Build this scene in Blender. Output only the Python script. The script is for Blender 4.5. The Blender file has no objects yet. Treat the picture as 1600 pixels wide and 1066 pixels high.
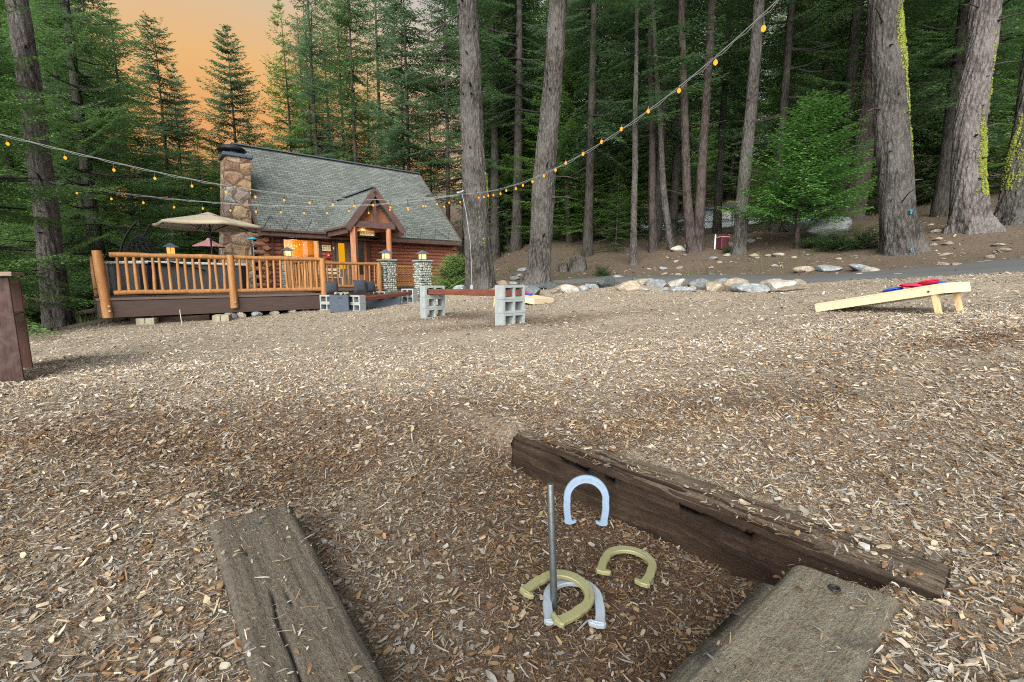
import bpy, bmesh, math, random
import numpy as np
from mathutils import Vector, Matrix, Euler
sc = bpy.context.scene
COL = sc.collection
R = math.radians
# ------------------------------------------------------------------ camera
FPX = 711.0                      # focal length in pixels of a 1600 px wide picture
PITCH = R(8.06)
cam_d = bpy.data.cameras.new('camera'); cam = bpy.data.objects.new('camera', cam_d); COL.objects.link(cam)
cam_d.sensor_width = 36.0; cam_d.lens = 36.0*FPX/1600; cam_d.clip_start = .05; cam_d.clip_end = 600
cam.location = (0, 0, 0); cam.rotation_euler = (R(90)-PITCH, 0, 0)
sc.camera = cam
# ------------------------------------------------------------------ world
SUN_EL, SUN_ROT = R(27), R(194)
wd = bpy.data.worlds.new("World"); sc.world = wd; wd.use_nodes = True
nt = wd.node_tree; nt.nodes.clear()
def N(nt, t, **k):
    n = nt.nodes.new(t)
    for a, b in k.items(): setattr(n, a, b)
    return n
def LK(nt, a, b): nt.links.new(a, b)
def world():
    out = N(nt, 'ShaderNodeOutputWorld')
    sky = N(nt, 'ShaderNodeTexSky', sky_type='NISHITA', sun_disc=False, sun_elevation=SUN_EL, sun_rotation=SUN_ROT)
    sky.air_density = 1.0; sky.dust_density = 2.0
    bw = N(nt, 'ShaderNodeMixRGB', blend_type='MIX'); bw.inputs[0].default_value = .72
    hsv = N(nt, 'ShaderNodeHueSaturation'); hsv.inputs['Saturation'].default_value = .0
    LK(nt, sky.outputs[0], hsv.inputs['Color']); LK(nt, sky.outputs[0], bw.inputs[1]); LK(nt, hsv.outputs[0], bw.inputs[2])
    b1 = N(nt, 'ShaderNodeBackground'); b1.inputs[1].default_value = .15
    LK(nt, bw.outputs[0], b1.inputs[0])
    # dusk glow: colour by the height above the horizon, strongest in one compass direction
    tc = N(nt, 'ShaderNodeTexCoord'); sp = N(nt, 'ShaderNodeSeparateXYZ'); LK(nt, tc.outputs['Generated'], sp.inputs[0])
    rp = N(nt, 'ShaderNodeValToRGB'); cr = rp.color_ramp
    cols = [(0.0, (.66, .34, .17)), (.24, (.80, .38, .14)), (.36, (.88, .49, .17)), (.48, (.76, .52, .27)), (.62, (.60, .51, .38)), (.9, (.50, .50, .50))]
    cr.elements[0].position = 0; cr.elements[0].color = (*cols[0][1], 1)
    cr.elements[1].position = cols[-1][0]; cr.elements[1].color = (*cols[-1][1], 1)
    for p, c in cols[1:-1]:
        e = cr.elements.new(p); e.color = (*c, 1)
    LK(nt, sp.outputs[2], rp.inputs[0])
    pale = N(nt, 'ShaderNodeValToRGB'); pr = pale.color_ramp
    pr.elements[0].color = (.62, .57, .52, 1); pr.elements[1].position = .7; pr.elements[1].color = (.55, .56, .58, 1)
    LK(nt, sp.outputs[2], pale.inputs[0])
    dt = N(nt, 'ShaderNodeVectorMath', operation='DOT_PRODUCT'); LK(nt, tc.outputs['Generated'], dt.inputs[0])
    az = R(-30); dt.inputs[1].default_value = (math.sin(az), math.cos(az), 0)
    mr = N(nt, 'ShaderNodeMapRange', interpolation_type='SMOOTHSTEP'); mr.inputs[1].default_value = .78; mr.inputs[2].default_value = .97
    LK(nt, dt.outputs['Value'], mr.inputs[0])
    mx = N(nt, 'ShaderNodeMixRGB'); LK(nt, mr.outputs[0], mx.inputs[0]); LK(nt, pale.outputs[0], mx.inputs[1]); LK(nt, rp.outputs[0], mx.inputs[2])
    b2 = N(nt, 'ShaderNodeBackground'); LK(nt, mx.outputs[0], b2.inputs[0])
    # extra brightness added to the sky behind the camera to light the forest fronts
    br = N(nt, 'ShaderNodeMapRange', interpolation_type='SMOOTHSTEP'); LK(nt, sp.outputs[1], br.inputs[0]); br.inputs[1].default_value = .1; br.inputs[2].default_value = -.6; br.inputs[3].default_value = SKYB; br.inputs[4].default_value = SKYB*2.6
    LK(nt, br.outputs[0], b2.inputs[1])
    fade = N(nt, 'ShaderNodeMapRange', interpolation_type='SMOOTHSTEP'); fade.inputs[1].default_value = .62; fade.inputs[2].default_value = .86
    LK(nt, sp.outputs[2], fade.inputs[0])
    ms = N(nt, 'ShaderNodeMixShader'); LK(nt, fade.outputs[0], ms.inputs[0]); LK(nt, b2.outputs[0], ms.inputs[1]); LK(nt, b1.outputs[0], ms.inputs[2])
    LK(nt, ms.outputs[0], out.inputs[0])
EXPOSURE = 1.95
SKYB = 1.0/2**EXPOSURE
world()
sun_d = bpy.data.lights.new('sun', 'SUN'); sun = bpy.data.objects.new('sun', sun_d); COL.objects.link(sun)
sun_d.energy = 3.0; sun_d.angle = R(60); sun_d.color = (1, .96, .90)
# light comes from behind the camera, a little to the left
sd = Vector((math.sin(SUN_ROT)*math.cos(SUN_EL), math.cos(SUN_ROT)*math.cos(SUN_EL), math.sin(SUN_EL)))
sun.rotation_euler = sd.to_track_quat('Z', 'Y').to_euler()
vs = sc.view_settings; vs.view_transform = 'Standard'; vs.look = 'None'; vs.gamma = 1; vs.exposure = EXPOSURE
sc.render.engine = 'CYCLES'
cy = sc.cycles; cy.max_bounces = 5; cy.diffuse_bounces = 3; cy.glossy_bounces = 2; cy.transmission_bounces = 3; cy.transparent_max_bounces = 6
sc.cycles.pixel_filter_type = 'BLACKMAN_HARRIS'; cy.filter_width = 1.1; cy.use_denoising = False; cy.caustics_reflective = False; cy.caustics_refractive = False; cy.use_adaptive_sampling = True; cy.adaptive_threshold = .008
cy.sample_clamp_indirect = 6
# ------------------------------------------------------------------ picture -> place
ct, st = math.cos(PITCH), math.sin(PITCH)
def ray(px, py):
    u = (px-800)/FPX; v = (533-py)/FPX
    return np.array([u, ct+v*st, -st+v*ct])
def W(px, py, Y):
    r = ray(px, py); return r*(Y/r[1])
def onz(px, py, z):
    r = ray(px, py); return r*(z/r[2])
def pxr(px, py, Y, wpx):          # metres spanned by wpx pixels there
    r = ray(px, py); return wpx/FPX*(Y/r[1])
# ------------------------------------------------------------------ terrain
CP = []
def cp(px, py, Y): p = W(px, py, Y); CP.append(tuple(p))
for q in [(795,508,6.5),(674,497,8.2),(30,592,3.8),(93,515,10.5),(200,505,10.0),(330,503,10.3),(500,487,11.6),(605,459,16.8),(661,462,15.8),
          (1478,492,4.4),(1507,488,4.75),(1272,487,5.4),(835,477,8.6),(950,456,10.2),(1200,455,9.2),(850,462,11.2),(745,453,13),(843,442,13.2),
          (1405,395,12.0),(1515,360,12.6),(1585,350,13.2),(1440,408,10.6),(1598,395,10.2),(1155,395,16),(990,412,17),(1080,393,17),(917,400,20),(1330,345,18),(1450,345,16),
          (712,447,25),(805,390,24),(1100,372,32),(1240,388,15),(1598,427,7.5),(1598,410,8.9),(1440,436,8.2),(1440,427,9.6),(1280,441,9.6),(1280,433,11),(1000,440,12),(1000,434,13.8),
          (850,444,14.2),(900,430,16),(554,486,11),(639,473,12.8),(512,486,11.2),(20,470,14),(60,500,12),(1430,440,7.2),(1100,470,8.2),(960,480,7.4)]: cp(*q)
CP += [(0,0,-.80),(0,1.5,-.80),(-1,1,-.83),(1,1,-.80),(2,1.5,-.74),(3,1.5,-.62),(1.5,3,-.70),(0,3,-.79),(-3,2.5,-.86),(-6,2,-1.0),(-3,-3,-.85),(3,-3,-.7),(0,4.6,-.76),
       (-20,12,-1.6),(-30,2,-1.5),(14,0,.3),(20,8,1.7),(22,20,4.0),(30,35,7),(10,45,5.5),(-10,42,1.8),(-28,36,.2),(0,75,13),(45,60,15),(-50,60,6),(-15,25,-.6),(-22,22,-.9),(60,10,7),(-60,0,-2),(0,-15,-.8),(14.6,26,2.2),(-4,33,1.2)]
CP = np.array(CP)
def tps_fit(P, lam=.02):
    n = len(P); d = np.hypot(P[:, None, 0]-P[None, :, 0], P[:, None, 1]-P[None, :, 1])
    K = np.where(d > 0, d*d*np.log(d+1e-12), 0)+np.eye(n)*lam
    A = np.zeros((n+3, n+3)); A[:n, :n] = K; A[:n, n] = 1; A[:n, n+1:] = P[:, :2]; A[n:, :n] = A[:n, n:].T
    return np.linalg.solve(A, np.concatenate([P[:, 2], np.zeros(3)]))
TW = tps_fit(CP)
def hsh(i, j, k=0):
    n = (i.astype(np.int64)*374761393 + j.astype(np.int64)*668265263 + np.int64(k)*2147483647) & 0xffffffff
    n = ((n ^ (n >> 13))*1274126177) & 0xffffffff
    return ((n ^ (n >> 16)) & 0xffff)/65535.0
def vn2(x, y, s=0):
    x = np.asarray(x, float); y = np.asarray(y, float)
    i = np.floor(x); j = np.floor(y); a = x-i; b = y-j; a = a*a*(3-2*a); b = b*b*(3-2*b)
    return (hsh(i, j, s)*(1-a)+hsh(i+1, j, s)*a)*(1-b)+(hsh(i, j+1, s)*(1-a)+hsh(i+1, j+1, s)*a)*b
def fbm(x, y, s=0, o=4):
    t = 0; a = 1; n = 0
    for k in range(o): t = t+a*vn2(np.asarray(x)*2**k, np.asarray(y)*2**k, s+k*17); n += a; a *= .5
    return t/n
def sm(a, b, x): t = np.clip((x-a)/(b-a), 0, 1); return t*t*(3-2*t)
# pit between the three timbers (depth below the yard)
PL = [onz(455, 782, -.80)[:2], onz(610, 1066, -.80)[:2]]          # right edge of left timber
PR = [onz(800, 677, -.795)[:2], onz(1446, 922, -.795)[:2]]          # pit-side edge of the long timber
def side(P, x, y): d = P[1]-P[0]; d = d/np.hypot(*d); return d[0]*(y-P[0][1])-d[1]*(x-P[0][0])
def pit(x, y):
    a = side(PL, x, y)             # >0 : to the right of the left timber? sign fixed below
    b = -side(PR, x, y)
    w_ = 1.1*np.maximum(0, y-1.45)
    m = sm(-.10-w_, -.01+w_*.5, a*SL)*sm(-.12, -.025, b*SR)
    c = side(PG, x, y)*SG; m = m*sm(-.20, -.10, c)
    return m*(1-sm(2.1, 2.9, y))*(1-.5*sm(.3, -.6, x+ (y-1.5)*.2))
PG = [onz(1243, 873, -.80)[:2], onz(1040, 1085, -.80)[:2]]
SG = 1 if side(PG, 0, 1.2) > 0 else -1
SL = 1 if side(PL, .1, 1.3) > 0 else -1
SR = 1 if -side(PR, .1, 1.3) > 0 else -1
LT = [onz(800, 672, -.79)[:2], onz(1446, 915, -.79)[:2]]
def UNDER(x, y):                # the yard is scooped out a little where the long timber lies
    s = side(LT, x, y)*(1 if side(LT, .1, 1.3) < 0 else -1); t = LT[1]-LT[0]; L = np.hypot(*t); q = ((x-LT[0][0])*t[0]+(y-LT[0][1])*t[1])/L
    return sm(-.02, .02, s)*(1-sm(.20, .26, s))*sm(-.03, .03, q)*(1-sm(L-.03, L+.05, q))
def gz0(x, y):
    x = np.asarray(x, float); y = np.asarray(y, float); sh = x.shape; x = x.ravel(); y = y.ravel()
    out = np.empty(len(x))
    for c in range(0, len(x), 20000):
        xx = x[c:c+20000]; yy = y[c:c+20000]
        d = np.hypot(xx[:, None]-CP[None, :, 0], yy[:, None]-CP[None, :, 1])
        K = np.where(d > 1e-9, d*d*np.log(d+1e-12), 0)
        out[c:c+20000] = K@TW[:-3]+TW[-3]+TW[-2]*xx+TW[-1]*yy
    return out.reshape(sh)
def gz_exact(x, y):
    x = np.asarray(x, float); y = np.asarray(y, float)
    d = np.hypot(x, y); P_ = pit(x, y)
    z = gz0(x, y)
    z = z+(np.minimum(z, -.815)-z)*sm(2.6, 2.0, y)*sm(2.2, 1.4, np.abs(x)) - .180*P_ - .05*UNDER(x, y)
    z = z + (fbm(x*1.3, y*1.3, 3)-.5)*.10*sm(1.5, 4, d) + (fbm(x*5, y*5, 9, 3)-.5)*.040*(1-.5*P_) + (fbm(x*.35, y*.35, 5)-.5)*.5*sm(14, 30, d)
    return z
def _warp(t, c, a, b): return c + a*np.sinh(t*b)/math.sinh(b)
GX = _warp(np.linspace(-1, 1, 440), .1, 75, 6.2); GY = _warp(np.linspace(-.62, 1, 430), 1.4, 95, 6.2)
_gx, _gy = np.meshgrid(GX, GY); GZ = gz_exact(_gx, _gy)
def gz(x, y):
    x = np.asarray(x, float); y = np.asarray(y, float)
    i = np.clip(np.searchsorted(GX, x)-1, 0, len(GX)-2); j = np.clip(np.searchsorted(GY, y)-1, 0, len(GY)-2)
    u = np.clip((x-GX[i])/(GX[i+1]-GX[i]), 0, 1); v = np.clip((y-GY[j])/(GY[j+1]-GY[j]), 0, 1)
    return (GZ[j, i]*(1-u)+GZ[j, i+1]*u)*(1-v)+(GZ[j+1, i]*(1-u)+GZ[j+1, i+1]*u)*v
def G(x, y): return float(gz(np.array([x]), np.array([y]))[0])
# ------------------------------------------------------------------ objects
def tag(o, label=None, cat=None, group=None, kind=None):
    if label:
        o['label'] = label
        if not 4 <= len(label.split()) <= 16: print('LABEL LEN', len(label.split()), label)
    if cat: o['category'] = cat
    if group: o['group'] = group
    if kind: o['kind'] = kind
    return o
def empty(name, label, cat, loc=(0, 0, 0), rz=0, group=None):
    o = bpy.data.objects.new(name, None); COL.objects.link(o); o.location = loc; o.rotation_euler = (0, 0, rz); o.empty_display_size = .2
    return tag(o, label, cat, group)
def link(name, me, mat, parent=None):
    if mat is not None and not me.materials:
        for m in (mat if isinstance(mat, (list, tuple)) else [mat]): me.materials.append(m)
    o = bpy.data.objects.new(name, me); COL.objects.link(o); o.parent = parent
    return o
def npmesh(name, V, Q, cols=None, smooth=False, mi=None):
    """V (n,3), Q (m,k) equal sized faces, cols (n,3) point colours"""
    me = bpy.data.meshes.new(name); V = np.ascontiguousarray(V, dtype=np.float32); Q = np.ascontiguousarray(Q, dtype=np.int32)
    n, k = Q.shape
    me.vertices.add(len(V)); me.vertices.foreach_set('co', V.ravel())
    me.loops.add(n*k); me.loops.foreach_set('vertex_index', Q.ravel())
    me.polygons.add(n); me.polygons.foreach_set('loop_start', np.arange(0, n*k, k, dtype=np.int32))
    if mi is not None: me.polygons.foreach_set('material_index', np.asarray(mi, dtype=np.int32))
    me.polygons.foreach_set('use_smooth', np.full(n, smooth))
    me.update(calc_edges=True)
    if cols is not None:
        a = me.color_attributes.new('tint', 'FLOAT_COLOR', 'POINT'); c = np.ones((len(V), 4), dtype=np.float32); c[:, :3] = cols
        a.data.foreach_set('color', c.ravel())
    return me
class MB:
    def __init__(s): s.v = []; s.f = []; s.sm = []; s.m = []
    def add(s, vs, fs, smooth=False, m=0):
        b = len(s.v); s.v += [tuple(v) for v in vs]; s.f += [tuple(i+b for i in f) for f in fs]; s.sm += [smooth]*len(fs); s.m += [m]*len(fs)
    def box(s, c, d, rot=None, m=0, bev=0.0):
        x, y, z = [q/2 for q in d]; c = Vector(c); M = rot if rot is not None else Matrix.Identity(3)
        if bev > 0:
            b = min(bev, x*.9, y*.9, z*.9); vs = []; idx = {}
            for sx in (-1, 1):
                for sy in (-1, 1):
                    for sz in (-1, 1):
                        for a in range(3):
                            p = [sx*x, sy*y, sz*z]
                            for q in range(3):
                                if q != a: p[q] -= (sx, sy, sz)[q]*b
                            idx[(sx, sy, sz, a)] = len(vs); vs.append(c+M@Vector(p))
            fs = []
            for a in range(3):
                o1, o2 = [(1, 2), (2, 0), (0, 1)][a]
                for sg in (-1, 1):
                    q = []
                    for (p1, p2) in ((-1, -1), (1, -1), (1, 1), (-1, 1)):
                        k = [0, 0, 0]; k[a] = sg; k[o1] = p1; k[o2] = p2; q.append(idx[(*k, a)])
                    fs.append(q if sg > 0 else q[::-1])
                for p1 in (-1, 1):            # edges along axis a
                    for p2 in (-1, 1):
                        k0 = [0, 0, 0]; k0[a] = -1; k0[o1] = p1; k0[o2] = p2; k1 = list(k0); k1[a] = 1
                        q = [idx[(*k0, o1)], idx[(*k1, o1)], idx[(*k1, o2)], idx[(*k0, o2)]]
                        fs.append(q if p1*p2 < 0 else q[::-1])
            for sx in (-1, 1):
                for sy in (-1, 1):
                    for sz in (-1, 1):
                        q = [idx[(sx, sy, sz, 0)], idx[(sx, sy, sz, 1)], idx[(sx, sy, sz, 2)]]
                        fs.append(q if sx*sy*sz > 0 else q[::-1])
            s.add(vs, fs, m=m); return s
        vs = [c+M@Vector((a*x, b*y, e*z)) for a in (-1, 1) for b in (-1, 1) for e in (-1, 1)]
        s.add(vs, [(0, 1, 3, 2), (4, 6, 7, 5), (0, 4, 5, 1), (2, 3, 7, 6), (0, 2, 6, 4), (1, 5, 7, 3)], m=m); return s
    def tube(s, pts, rad, n=8, caps=True, smooth=True, m=0, wob=0, seed=0):
        rnd = random.Random(seed); pts = [Vector(p) for p in pts]; k = len(pts)
        if not hasattr(rad, '__len__'): rad = [rad]*k
        vs = []; up = None
        for i, p in enumerate(pts):
            d = (pts[min(i+1, k-1)]-pts[max(i-1, 0)]).normalized()
            if up is None: up = Vector((0, 0, 1)) if abs(d.z) < .9 else Vector((1, 0, 0))
            a = d.cross(up).normalized(); b = d.cross(a).normalized(); up = -b if False else up
            for j in range(n):
                t = 2*math.pi*j/n; r = rad[i]*(1+wob*(rnd.random()-.5)); vs.append(p+(a*math.cos(t)+b*math.sin(t))*r)
        fs = [(i*n+j, i*n+(j+1) % n, (i+1)*n+(j+1) % n, (i+1)*n+j) for i in range(k-1) for j in range(n)]
        s.add(vs, fs, smooth, m)
        if caps:
            s.add(vs[:n], [tuple(range(n))[::-1]], False, m); s.add(vs[-n:], [tuple(range(n))], False, m)
        return s
    def cyl(s, c, r, h, n=16, r2=None, m=0, smooth=True):
        c = Vector(c); return s.tube([c, c+Vector((0, 0, h))], [r, r if r2 is None else r2], n, m=m, smooth=smooth)
    def prism(s, poly, z0, z1, M=None, m=0):
        n = len(poly); vs = [(x, y, z0) for x, y in poly]+[(x, y, z1) for x, y in poly]
        if M is not None: vs = [M@Vector(v) for v in vs]
        s.add(vs, [tuple(range(n))[::-1], tuple(range(n, 2*n))]+[(i, (i+1) % n, n+(i+1) % n, n+i) for i in range(n)], m=m); return s
    def build(s, name, mat, parent=None):
        me = bpy.data.meshes.new(name); me.from_pydata(s.v, [], s.f); me.update()
        me.polygons.foreach_set('use_smooth', s.sm)
        if any(s.m): me.polygons.foreach_set('material_index', s.m)
        return link(name, me, mat, parent)
def RZ(a): return Matrix.Rotation(a, 3, 'Z')
# ------------------------------------------------------------------ materials
def mat(name, col=(.5, .5, .5), rough=.8, metal=0, spec=.3):
    m = bpy.data.materials.new(name); m.use_nodes = True; b = m.node_tree.nodes['Principled BSDF']
    b.inputs['Base Color'].default_value = (*col, 1); b.inputs['Roughness'].default_value = rough; b.inputs['Metallic'].default_value = metal
    b.inputs['Specular IOR Level'].default_value = spec
    return m, m.node_tree, b
def ramp(nt, src, stops):
    r = N(nt, 'ShaderNodeValToRGB'); e = r.color_ramp.elements
    e[0].position = stops[0][0]; e[0].color = (*stops[0][1], 1); e[1].position = stops[-1][0]; e[1].color = (*stops[-1][1], 1)
    for p, c in stops[1:-1]: q = e.new(p); q.color = (*c, 1)
    LK(nt, src, r.inputs[0]); return r.outputs[0]
def noise(nt, vec, scale, detail=5, rough=.55, dist=0):
    n = N(nt, 'ShaderNodeTexNoise'); n.inputs['Scale'].default_value = scale; n.inputs['Detail'].default_value = detail; n.inputs['Roughness'].default_value = rough
    n.inputs['Distortion'].default_value = dist
    if vec is not None: LK(nt, vec, n.inputs['Vector'])
    return n.outputs['Fac']
def coords(nt, scale=(1, 1, 1), kind='Object'):
    t = N(nt, 'ShaderNodeTexCoord'); mp = N(nt, 'ShaderNodeMapping'); mp.inputs['Scale'].default_value = scale; LK(nt, t.outputs[kind], mp.inputs[0]); return mp.outputs[0]
def bump(nt, b, h, strength=.5, dist=.01):
    n = N(nt, 'ShaderNodeBump'); n.inputs['Strength'].default_value = strength; n.inputs['Distance'].default_value = dist; LK(nt, h, n.inputs['Height']); LK(nt, n.outputs[0], b.inputs['Normal'])
def mixc(nt, f, a, b, bt='MIX'):
    m = N(nt, 'ShaderNodeMixRGB', blend_type=bt)
    for i, v in enumerate((f, a, b)):
        if hasattr(v, 'links'): LK(nt, v, m.inputs[i])
        elif i == 0: m.inputs[0].default_value = v
        else: m.inputs[i].default_value = (*v, 1)
    return m.outputs[0]
def wood(name, c1, c2, c3=None, scale=(2, 30, 30), rough=.75, bs=.4, spec=.25, big=2.0, bd=.004):
    m, t, b = mat(name, rough=rough, spec=spec)
    v = coords(t, scale); n1 = noise(t, v, 1.0, 8, .65, .6); n2 = noise(t, coords(t), big, 4)
    c = ramp(t, n1, [(.3, c1), (.7, c2)])
    if c3: c = mixc(t, ramp(t, n2, [(.45, (0, 0, 0)), (.7, (1, 1, 1))]), c, c3)
    LK(t, c, b.inputs['Base Color']); bump(t, b, n1, bs, bd); return m
def tinted(name, rough=.85, mul=1.0, trans=0.0, spec=.2, var=None):
    m, t, b = mat(name, rough=rough, spec=spec)
    a = N(t, 'ShaderNodeAttribute', attribute_name='tint'); c = a.outputs['Color']
    if var:
        c = mixc(t, 1.0, c, ramp(t, noise(t, coords(t), var, 5, .6), [(.3, (.62, .62, .62)), (.7, (1.25, 1.25, 1.25))]), 'MULTIPLY')
    LK(t, c, b.inputs['Base Color'])
    if trans > 0:
        tr = N(t, 'ShaderNodeBsdfTranslucent'); LK(t, c, tr.inputs[0]); ms = N(t, 'ShaderNodeMixShader'); ms.inputs[0].default_value = trans
        LK(t, b.outputs[0], ms.inputs[1]); LK(t, tr.outputs[0], ms.inputs[2]); LK(t, ms.outputs[0], t.nodes['Material Output'].inputs[0])
    return m
def emis(name, col, s):
    m = bpy.data.materials.new(name); m.use_nodes = True; t = m.node_tree; t.nodes.clear()
    e = N(t, 'ShaderNodeEmission'); e.inputs[0].default_value = (*col, 1); e.inputs[1].default_value = s; o = N(t, 'ShaderNodeOutputMaterial'); LK(t, e.outputs[0], o.inputs[0]); return m
M = {}
M['chip'] = tinted('wood_chip', .9)
M['leaf'] = tinted('needles', .55, trans=.45, spec=.3)
M['log'] = wood('honey_log', (.22, .092, .030), (.46, .235, .085), (.32, .145, .048), (14, 14, 2.2), .6, .4, big=5)
M['fascia'] = wood('dark_stained_board', (.040, .026, .022), (.070, .047, .040), (.055, .034, .028), (2, 2, 30), .6)
M['deckb'] = wood('deck_board', (.075, .052, .045), (.13, .092, .080), None, (2, 20, 20), .7)
M['trim'] = wood('brown_trim', (.062, .036, .031), (.105, .066, .058), None, (3, 3, 3), .6)
M['wall_log'] = wood('red_brown_log', (.17, .065, .040), (.30, .125, .082), (.22, .085, .055), (1.5, 25, 25), .5, .25)
M['log_end'] = wood('log_end_grain', (.16, .075, .045), (.27, .14, .085), None, (8, 8, 8), .7)
M['column'] = wood('cedar_column', (.28, .115, .058), (.42, .19, .10), None, (12, 12, 1.5), .6)
M['pale_wood'] = wood('pale_birch', (.46, .385, .25), (.60, .52, .37), None, (3, 30, 30), .5, .15)
M['pale_leg'] = wood('ply_leg', (.36, .25, .12), (.62, .46, .25), None, (40, 40, 3), .6, .3)
M['rust_beam'] = wood('red_beam', (.075, .024, .014), (.17, .062, .036), (.10, .035, .022), (3, 20, 20), .6, .4)
M['old_red'] = wood('weathered_red', (.004, .003, .003), (.050, .018, .013), (.060, .036, .030), (60, 60, 5), .65, .8, big=11)
M['old_inner'] = wood('red_inner', (.035, .010, .006), (.13, .036, .014), (.04, .016, .010), (50, 50, 5), .55, .4)
M['old_edge'] = wood('weathered_edge', (.12, .080, .060), (.24, .18, .14), None, (2, 30, 30), .8, .5)
def m_block():
    m, t, b = mat('concrete_block', rough=.95, spec=.15)
    n = noise(t, coords(t), 9, 6, .7); n2 = noise(t, coords(t), 130, 3, .8)
    c = ramp(t, n, [(.3, (.22, .25, .255)), (.7, (.33, .36, .36))]); c = mixc(t, .35, c, ramp(t, n2, [(.35, (.10, .11, .11)), (.65, (.48, .50, .50))]), 'OVERLAY')
    LK(t, c, b.inputs['Base Color']); bump(t, b, n2, .6, .004); return m
M['block'] = m_block()
def m_timber(name, c1, c2, c3, stain, dust=None):
    m, t, b = mat(name, rough=.92, spec=.12)
    v = coords(t, (2.2, 26, 26)); n1 = noise(t, v, 1.0, 10, .68, .8); n3 = noise(t, coords(t), 3.2, 6, .65); n4 = noise(t, coords(t, (1, 2.5, 2.5)), 60, 5, .75)
    c = ramp(t, n1, [(.25, c1), (.5, c2), (.75, c3)])
    c = mixc(t, ramp(t, n3, [(.58, (0, 0, 0)), (.68, (.85, .85, .85))]), c, stain)
    c = mixc(t, .7, c, ramp(t, n4, [(.3, (.25, .25, .25)), (.7, (.75, .75, .75))]), 'OVERLAY')
    LK(t, c, b.inputs['Base Color'])
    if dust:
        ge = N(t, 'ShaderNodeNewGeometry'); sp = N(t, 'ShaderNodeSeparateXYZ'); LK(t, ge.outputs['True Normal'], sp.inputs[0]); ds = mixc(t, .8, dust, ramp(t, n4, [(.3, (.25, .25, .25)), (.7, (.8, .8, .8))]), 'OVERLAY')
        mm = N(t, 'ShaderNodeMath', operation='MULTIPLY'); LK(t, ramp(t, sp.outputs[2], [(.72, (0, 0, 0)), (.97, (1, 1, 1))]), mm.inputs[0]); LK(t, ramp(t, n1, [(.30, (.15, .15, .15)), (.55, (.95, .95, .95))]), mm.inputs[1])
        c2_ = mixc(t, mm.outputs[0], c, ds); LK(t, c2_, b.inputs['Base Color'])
    s = N(t, 'ShaderNodeMath', operation='ADD'); LK(t, n1, s.inputs[0]); LK(t, n4, s.inputs[1]); bump(t, b, s.outputs[0], 1.0, .018); return m
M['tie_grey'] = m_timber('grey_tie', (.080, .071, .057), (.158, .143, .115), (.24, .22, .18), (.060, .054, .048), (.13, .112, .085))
M['tie_green'] = m_timber('pale_tie', (.13, .115, .085), (.205, .185, .140), (.27, .25, .19), (.045, .048, .055))
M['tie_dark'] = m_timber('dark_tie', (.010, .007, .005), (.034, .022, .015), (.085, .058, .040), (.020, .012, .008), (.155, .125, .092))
def m_bark(name, a, b_, c_, sc_=1.0, bd=.05):
    m, t, b = mat(name, rough=.95, spec=.1)
    v = coords(t, (19*sc_, 19*sc_, 6.5*sc_)); vo = N(t, 'ShaderNodeTexVoronoi', feature='F1'); vo.inputs['Scale'].default_value = 1.0
    nz = N(t, 'ShaderNodeTexNoise'); nz.inputs['Scale'].default_value = 1.6; nz.inputs['Detail'].default_value = 5; LK(t, v, nz.inputs[0])
    ad = N(t, 'ShaderNodeMixRGB', blend_type='ADD'); ad.inputs[0].default_value = .9; LK(t, v, ad.inputs[1]); LK(t, nz.outputs['Color'], ad.inputs[2]); LK(t, ad.outputs[0], vo.inputs['Vector'])
    n2 = noise(t, coords(t, (46, 46, 22)), 1.0, 6, .8); n3 = noise(t, coords(t), 1.3, 4)
    h = N(t, 'ShaderNodeMath', operation='MULTIPLY_ADD'); LK(t, vo.outputs['Distance'], h.inputs[0]); h.inputs[1].default_value = -1.0; LK(t, n2, h.inputs[2])
    c = ramp(t, n2, [(.28, a), (.5, b_), (.74, c_)])
    c = mixc(t, .8, c, ramp(t, vo.outputs['Distance'], [(.25, (1.2, 1.2, 1.2)), (.75, (.30, .28, .27))]), 'MULTIPLY')
    c = mixc(t, ramp(t, n3, [(.40, (0, 0, 0)), (.75, (.6, .6, .6))]), c, c_)
    LK(t, c, b.inputs['Base Color']); bump(t, b, h.outputs[0], 1.0, bd); return m
M['bark'] = m_bark('fir_bark', (.022, .020, .018), (.072, .068, .062), (.175, .168, .156))
M['bark_light'] = m_bark('pale_fir_bark', (.040, .034, .033), (.125, .113, .108), (.26, .24, .235))
M['bark_far'] = m_bark('far_bark', (.017, .015, .013), (.040, .037, .033), (.080, .076, .068), .6, .03)
M['bark_red'] = m_bark('red_bark', (.020, .016, .015), (.045, .036, .033), (.09, .075, .07), .8, .03)
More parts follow.
